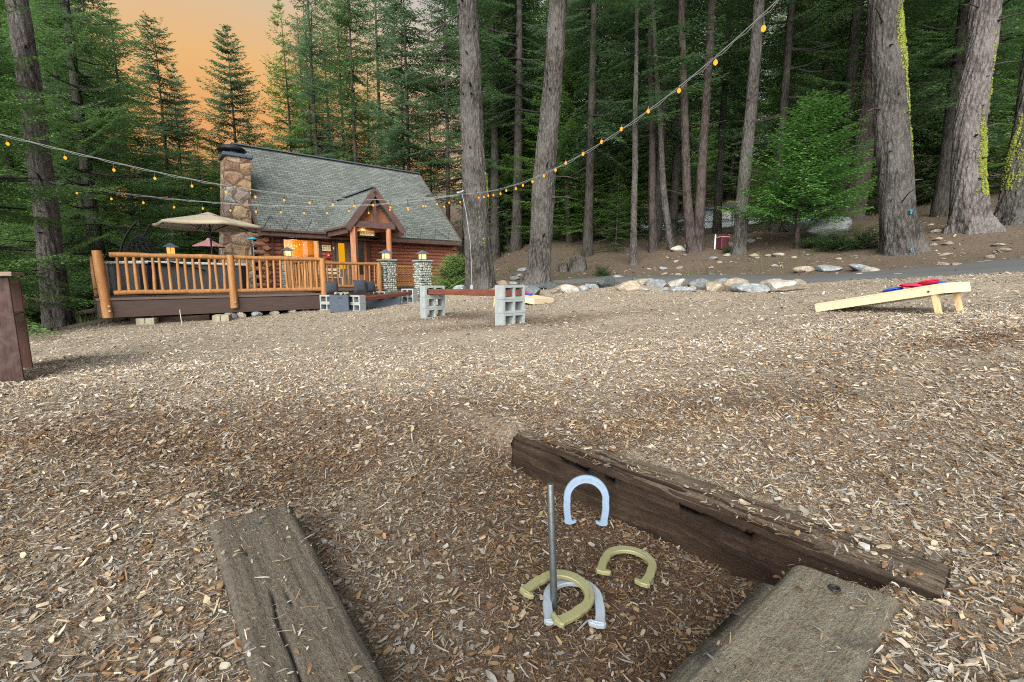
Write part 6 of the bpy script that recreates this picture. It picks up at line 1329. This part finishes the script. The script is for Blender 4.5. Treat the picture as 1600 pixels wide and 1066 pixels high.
big_trunk([(990, 413, 13), (990, 390, 11), (991, 330, 10), (993, 250, 9), (994, 120, 7)], 17, 'thin straight grey trunk standing at the far edge of the road', H=14, crown_key='high', crown_at=5, crown_s=.6, seed=29, fur=.01, ns=32)
big_trunk([(1052, 395, 13), (1046, 370, 11), (1038, 310, 10), (1033, 230, 9)], 18, 'thin trunk leaning left in front of the pale house', H=18, crown_key='high', crown_at=6, crown_s=.8, seed=33, fur=.01, ns=32)
big_trunk([(1020, 397, 15), (1020, 370, 13), (1019, 300, 12), (1017, 150, 10)], 18.5, 'dark upright trunk left of the pale house', H=20, crown_key='high', crown_at=7, crown_s=.9, seed=35, fur=.01, ns=32, bark='bark_red')
# bright young broad tree with a thin stem
cm, st_, n = crown(seed=41, H=4.6, base=.9, Rm=2.2, nb=270, leaf=.10, step=.09, tone=((.065, .170, .040), (.12, .27, .062)), tip=(.15, .29, .07), tipamt=.5, prof=.45, gaps=.36, clump=1.0, droop=.1, lw=.5); cm.materials.append(M['leaf']); tm = trunk_mesh(4.6, .09, st_, seed=3, dead=0, nstub=60, base=1); tm.materials.append(M['bark_red']); TPL['cedar'] = (tm, cm, 4.6)
tree('cedar', 1241, 15, 4.6, 'bright green young tree with thin stem in front of the dark wood', wide=1.0, name='young_tree')
cm, st_, n = crown(seed=47, H=1.15, base=.03, Rm=.85, nb=240, leaf=.065, step=.045, tone=((.085, .165, .045), (.16, .27, .08)), tip=(.26, .36, .12), tipamt=.6, prof=.45, gaps=.15, droop=.1, up=.9, rmin=.5, lw=.4); cm.materials.append(M['leaf']); tm = trunk_mesh(.9, .03, None, dead=0, n=6); tm.materials.append(M['bark_far']); TPL['shrub'] = (tm, cm, 1.15)
tree('shrub', 709, 15.2, 1.12, 'small round yellow green shrub at the right corner of the cabin', name='shrub', cat='shrub')
# low plants on the slope
cm, st_, n = crown(seed=43, H=.55, base=.02, Rm=1.2, nb=90, leaf=.06, step=.07, tone=((.022, .055, .020), (.05, .10, .035)), tip=(.12, .18, .06), tipamt=.5, prof=.4, gaps=.2, droop=.0, up=.8); cm.materials.append(M['leaf'])
for i, (px, Y, s, lb) in enumerate([(1300, 13.6, .62, 'low green ground shrub left of the largest mossy trunk'), (1345, 13.2, .6, 'low green ground shrub touching the largest mossy trunk'), (1265, 14.6, .45, 'low green shrub under the bright young tree'), (1137, 16.2, .28, 'small green shrub in front of the maroon box'), (940, 15.2, .35, 'tiny green plant on the bank behind the road')]):
    p = W(px, 432, Y); o = link('low_shrub', cm, None); o.location = (p[0], p[1], G(p[0], p[1])); o.scale = (s, s, s*1.1); o.rotation_euler = (0, 0, i); tag(o, lb, 'shrub')
for i, (px, Y, s, lb) in enumerate([(40, 11.6, .6, 'low green plants at the foot of the big left tree'), (130, 13.4, .8, 'low green plants behind the fallen log at left'), (60, 15, .9, 'green undergrowth deep behind the big left tree'), (175, 14, .6, 'green undergrowth under the deck corner')]):
    p = W(px, 432, Y); o = link('low_shrub', cm, None); o.location = (p[0], p[1], G(p[0], p[1])); o.scale = (s, s, s*.9); o.rotation_euler = (0, 0, i+2); tag(o, lb, 'shrub')
# stump
def stump(px, Y, wpx, hpx, label):
    p = W(px, 432, Y); r0 = pxr(px, 400, Y, wpx)/2; h = pxr(px, 400, Y, hpx); mb = MB(); n = 28; g = random.Random(3); V = []
    for i, f in enumerate((-.3, 0, .4, .8, 1)):
        for j in range(n): a = 2*math.pi*j/n; q = r0*(1.15-.2*f)*(1+.10*math.sin(5*a)+.06*g.uniform(-1, 1)); V.append((q*math.cos(a), q*math.sin(a), h*f+(g.uniform(-.18, .05)*h if i == 4 else 0)))
    for j in range(n): a = 2*math.pi*j/n; V.append((r0*.7*math.cos(a), r0*.7*math.sin(a), h*.75))
    mb.add(V, [(i*n+j, i*n+(j+1) % n, (i+1)*n+(j+1) % n, (i+1)*n+j) for i in range(5) for j in range(n)]+[tuple(range(5*n, 6*n))], True); o = mb.build('stump', M['bark']); o.location = (p[0], p[1], G(p[0], p[1])); tag(o, label, 'stump')
stump(903, 17, 24, 22, 'jagged grey tree stump on the bank behind the road'); stump(880, 17.5, 14, 13, 'small low stump left of the jagged one')
# ------------------------------------------------------------------ rocks along the road edge
RK = [(823, 449, 11.2, 44, 19, 'rock_dark', 'dark green slate rock at the foot of the leaning trunk'), (853, 441, 12.2, 40, 12, 'rock_dark', 'long dark rock behind the slate rock'), (868, 453, 11.2, 15, 9, 'rock_tan', None), (891, 450, 11, 29, 14, 'rock_pale', None), (880, 444, 11.6, 34, 9, 'rock_tan', None), (912, 447, 11, 15, 9, 'rock_grey', None), (925, 443, 11.3, 20, 9, 'rock_grey', None),
 (945, 440, 11.4, 31, 20, 'rock_dark', 'round dark grey boulder in the row of rocks'), (986, 451, 10.3, 45, 18, 'rock_tan', 'wedge shaped tan rock with a pointed right end'), (1005, 437, 11.2, 34, 11, 'rock_tan', None), (1026, 443, 10.7, 30, 14, 'rock_grey', None), (1006, 453, 10.1, 16, 6, 'rock_pale', None), (1058, 444, 10.5, 32, 17, 'rock_pale', None), (1068, 453, 9.8, 33, 9, 'rock_grey', 'low flat pale grey slab in front of the row of rocks'),
 (1091, 444, 10.1, 34, 21, 'rock_grey', None), (1117, 446, 9.8, 30, 22, 'rock_tan', None), (1128, 430, 10.6, 38, 13, 'rock_grey', 'grey rock on the far side of the road'), (1150, 441, 9.8, 38, 24, 'rock_tan', 'large pale tan boulder in the middle of the row'), (1173, 448, 9.4, 52, 16, 'rock_grey', None), (1196, 438, 9.7, 42, 14, 'rock_tan', None), (1222, 441, 9.3, 48, 22, 'rock_pale', 'large rounded pale boulder near the right end of the row'), (1234, 453, 8.9, 54, 9, 'rock_tan', 'long flat tan slab at the right end of the row'), (1248, 440, 9.5, 20, 14, 'rock_tan', None), (1036, 451, 10.1, 15, 6, 'rock_grey', None), (1080, 452, 9.9, 14, 7, 'rock_tan', None),
 (802, 452, 11.6, 16, 8, 'rock_tan', None), (968, 424, 13.6, 20, 9, 'rock_grey', 'pale rock lying beyond the road behind the row'), (1290, 352, 16, 60, 30, 'rock_grey', 'big layered grey boulder beside the dark leaning trunk'), (1252, 352, 18, 50, 24, 'rock_dark', 'big dark boulder behind the bright young tree'), (1258, 399, 12, 32, 10, 'rock_tan', 'tan rock left of the flat grey rocks'), (1299, 393, 11.6, 40, 10, 'rock_grey', 'flat grey rock left of the mossy trunk'), (1350, 387, 11, 34, 9, 'rock_grey', 'flat pale slab touching the mossy trunk'), (1363, 396, 10.4, 24, 12, 'rock_pale', 'pale rock at the left foot of the mossy trunk'),
 (1345, 404, 10.2, 20, 8, 'rock_pale', None), (730, 447, 13.3, 20, 10, 'rock_grey', None), (720, 440, 14, 22, 12, 'rock_grey', None), (786, 443, 13.4, 22, 10, 'rock_tan', None), (800, 437, 14, 20, 8, 'rock_grey', None), (768, 438, 14.4, 26, 8, 'rock_tan', None), (1140, 383, 17, 16, 8, 'rock_pale', None), (1075, 392, 18, 12, 8, 'rock_pale', None), (1060, 390, 17.6, 22, 9, 'rock_pale', None), (1410, 395, 9.3, 20, 6, 'rock_tan', None), (1480, 395, 9.7, 26, 8, 'rock_tan', None), (1500, 398, 9.5, 28, 7, 'rock_tan', None), (1530, 405, 9.4, 34, 3, 'rock_pale', None), (1448, 398, 9.7, 10, 6, 'rock_pale', None), (1480, 372, 11, 18, 4, 'rock_tan', None), (1560, 370, 11, 16, 4, 'rock_pale', None), (1548, 392, 10, 12, 6, 'rock_tan', None)]
RK.sort(key=lambda r: r[0]); CNT = {}
for i, (px, py, Y, w, h, m, lb) in enumerate(RK):
    inrow = py > 436 and 795 < px < 1260; tone = {'rock_tan': 'tan', 'rock_grey': 'grey', 'rock_pale': 'pale', 'rock_dark': 'dark'}[m]; grp = 'rocks in the row along the road' if inrow else 'rocks on the bank'
    reg = 'in the row along the road' if inrow else ('by the middle trunk' if px < 840 else 'on the bank beyond the road')
    if lb is None: CNT[(tone, reg)] = CNT.get((tone, reg), -1)+1
    rock(px, py, Y, w, h, m, lb or f'{ORD[CNT[(tone, reg)]]} plain {tone} rock from the left {reg}', (('rocks '+reg) if lb is None else None), i+3)
g = random.Random(77)
for i in range(60):
    px = g.uniform(1010, 1600); py = g.uniform(378, 428)-(px-1010)*.02; Y = g.uniform(9.8, 15)+ (1600-px)*.006
    s = g.uniform(3, 11); rock(px, py, Y, s*1.5, s*.6, g.choice(['rock_tan', 'rock_pale', 'rock_grey', 'rock_tan']), 'small stone scattered on the brown bank beyond the road', 'small stones scattered on the bank', i, name='stone', cat='stone')
for i in range(16):
    px = g.uniform(700, 835); Y = g.uniform(13.2, 19); s = g.uniform(5, 12); rock(px, 432, Y, s*1.5, s*.6, g.choice(['rock_tan', 'rock_grey']), 'small stone on the ground round the middle trunks', 'small stones round the middle trunks', i, name='stone', cat='stone')
# ------------------------------------------------------------------ box, post, pale house far behind
p = W(1129, 384, 16.8); o = empty('maroon_box', 'dark maroon metal box on the bank beside the grey tilted trunk', 'box', (p[0], p[1], G(p[0], p[1])), .2)
mb = MB(); mb.box((0, 0, .20), (.30, .28, .42), bev=.02); mb.build('body', M['maroon'], o); mb = MB(); mb.box((0, 0, .425), (.34, .32, .035)); mb.build('lid', M['red_canvas'], o)
p = W(1117, 384, 17); mb = MB(); mb.cyl((0, 0, -.1), .025, .62, 8); o = mb.build('marker_post', M['far_white']); o.location = (p[0], p[1], G(p[0], p[1])); tag(o, 'thin white marker post left of the maroon box', 'post')
def house():
    Y = 34.0; a = W(1000, 372, Y+4); b = W(1206, 366, Y); g0 = min(float(a[2]), float(b[2]))-.3
    o = empty('pale_house', 'long pale blue grey house seen between the trunks beyond the road', 'house', (float(b[0]), float(b[1]), g0), math.atan2(a[1]-b[1], a[0]-b[0])+math.pi)
    L_ = float(np.hypot(*(a-b)[:2])); zt = float(W(1140, 326, Y+1)[2])-g0
    mb = MB(); mb.box((-L_*.26, 3, zt/2), (L_*.52, 6, zt)); mb.box((-L_*.76, 3, zt*.38), (L_*.48, 5.5, zt*.76)); mb.build('wall', M['far_white'], o)
    mb = MB(); mb.box((-L_*.26, 3, zt+.08), (L_*.52+.6, 7, .16)); mb.box((-L_*.76, 3, zt*.76+.08), (L_*.48+.3, 6.2, .14)); mb.build('roof', M['slate'], o)
    mb = MB()
    for k in range(4): mb.box((-L_*.05-k*1.1, -.03, zt*.5), (.03, .03, zt*.98))
    mb.box((-L_*.26, -.03, zt*.62), (L_*.5, .03, .04)); mb.build('siding_joint', M['slate'], o)
    for k, x in enumerate((.34, .12)): mb = MB(); mb.box((-L_*x, -.03, zt*.80), (.8, .06, .5)); mb.build('window', M['dark_glass'], o)
    mb = MB(); mb.box((-L_*.70, -.04, zt*.55), (1.6, .06, .5)); mb.build('window', M['dark_glass'], o)
house()
# ------------------------------------------------------------------ conduit on the middle trunk
mb = MB(); q = [W(722, 303, 12.45), W(728, 330, 12.4), W(735, 380, 12.35), W(737, 420, 12.3), W(737, 452, 12.3)]; mb.tube([Vector(v) for v in q], .010, 6); zb = float(q[-1][2]); zb = Vector(q[-1]); mb.box(zb+Vector((0, 0, .05)), (.07, .05, .12)); mb.box(Vector(q[0])+Vector((-.02, 0, .05)), (.10, .06, .05), bev=.015); mb.tube([Vector(q[0])+Vector((-.12, 0, .02)), Vector(q[0])+Vector((-.02, -.05, .03))], [.04, .025], 8); mb.tube([Vector(q[0])+Vector((.02, 0, .08)), Vector(q[0])+Vector((.05, .3, .08))], [.02, .02], 6)
o = mb.build('conduit', M['conduit']); tag(o, 'pale metal conduit and junction box fixed to the middle trunk', 'conduit')
# ================================================================== STRING LIGHTS
def string(label, P, bulbs, D0, D1, px0, px1, drop=.16, r=.024, thick=.008):
    def DD(px): t = (px-px0)/(px1-px0); return 1/((1-t)/D0+t/D1)
    xs = np.array([p[0] for p in P], float); ys = np.array([p[1] for p in P], float)
    pp = np.linspace(xs[0], xs[-1], 60)
    co = np.polyfit((xs-xs.mean())/500, ys, min(4, len(xs)-1)); yy = np.polyval(co, (pp-xs.mean())/500)
    o0 = Vector(W(xs[-1], ys[-1], DD(xs[-1]))); o = empty('string_lights', label, 'string lights', o0)
    mb = MB(); q = [Vector(W(a, b, DD(a)))-o0 for a, b in zip(pp, yy)]; mb.tube(q, thick*.7, 6); mb.tube([v+Vector((0, 0, -.018+.012*math.sin(i*1.7))) for i, v in enumerate(q)], thick*.5, 5); mb.build('wire', M['wire'], o)
    for (bx, by) in bulbs:
        D = DD(bx); b = Vector(W(bx, by, D))-o0; wy = np.polyval(co, (bx-xs.mean())/500); w = Vector(W(bx, wy, D))-o0
        mb = MB(); mb.tube([b+Vector((0, 0, r*1.15)), b+Vector((0, 0, r*.75)), b+Vector((0, 0, r*.1)), b+Vector((0, 0, -r*.6)), b+Vector((0, 0, -r*1.15))], [r*.42, r*.72, r*.95, r*.78, r*.15], 10); bl = mb.build('bulb', M['bulb'], o)
        mb = MB(); mb.tube([b+Vector((0, 0, r*1.1)), b+Vector((0, 0, r*2.5))], [r*.55, r*.5], 8); mb.tube([b+Vector((0, 0, r*2.4)), w], [.006, .006], 4); mb.build('socket', M['black'], bl)
string('string lights crossing high on the left, upper wire to the middle trunk', [(-60, 196), (0, 208), (100, 236), (240, 267), (345, 288), (430, 302), (520, 309), (600, 312), (680, 308), (722, 303)],
    [(12, 225), (102, 247), (178, 266), (242, 279), (300, 291), (353, 300), (399, 308), (444, 313), (484, 317), (520, 320), (554, 322), (583, 321), (610, 324), (637, 325), (661, 322), (683, 319), (702, 317)], 7.5, 12.9, -60, 722)
string('string lights hanging lower, from the big left trunk to the middle trunk', [(60, 280), (110, 290), (200, 302), (330, 317), (450, 321), (560, 321), (640, 315), (722, 303)],
    [(65, 296), (120, 302), (174, 311), (224, 317), (272, 324), (317, 326), (360, 329), (400, 331), (439, 332), (475, 333), (511, 333), (545, 330), (576, 333), (609, 328), (638, 328), (665, 322), (694, 323), (719, 316)], 10.4, 12.9, 60, 722, r=.023)
string('string lights rising from the middle trunk over the yard to the upper right', [(722, 303), (770, 298), (830, 279), (900, 247), (960, 210), (1030, 160), (1100, 103), (1160, 53), (1215, 0), (1280, -66)],
    [(748, 309), (756, 308), (763, 306), (771, 305), (782, 303), (791, 298), (806, 295), (817, 290), (832, 284), (850, 275), (868, 266), (884, 255), (911, 241), (940, 222), (971, 202), (1013, 174), (1061, 142), (1118, 98), (1193, 45)], 12.8, 3.6, 722, 1280, r=.021, thick=.007)
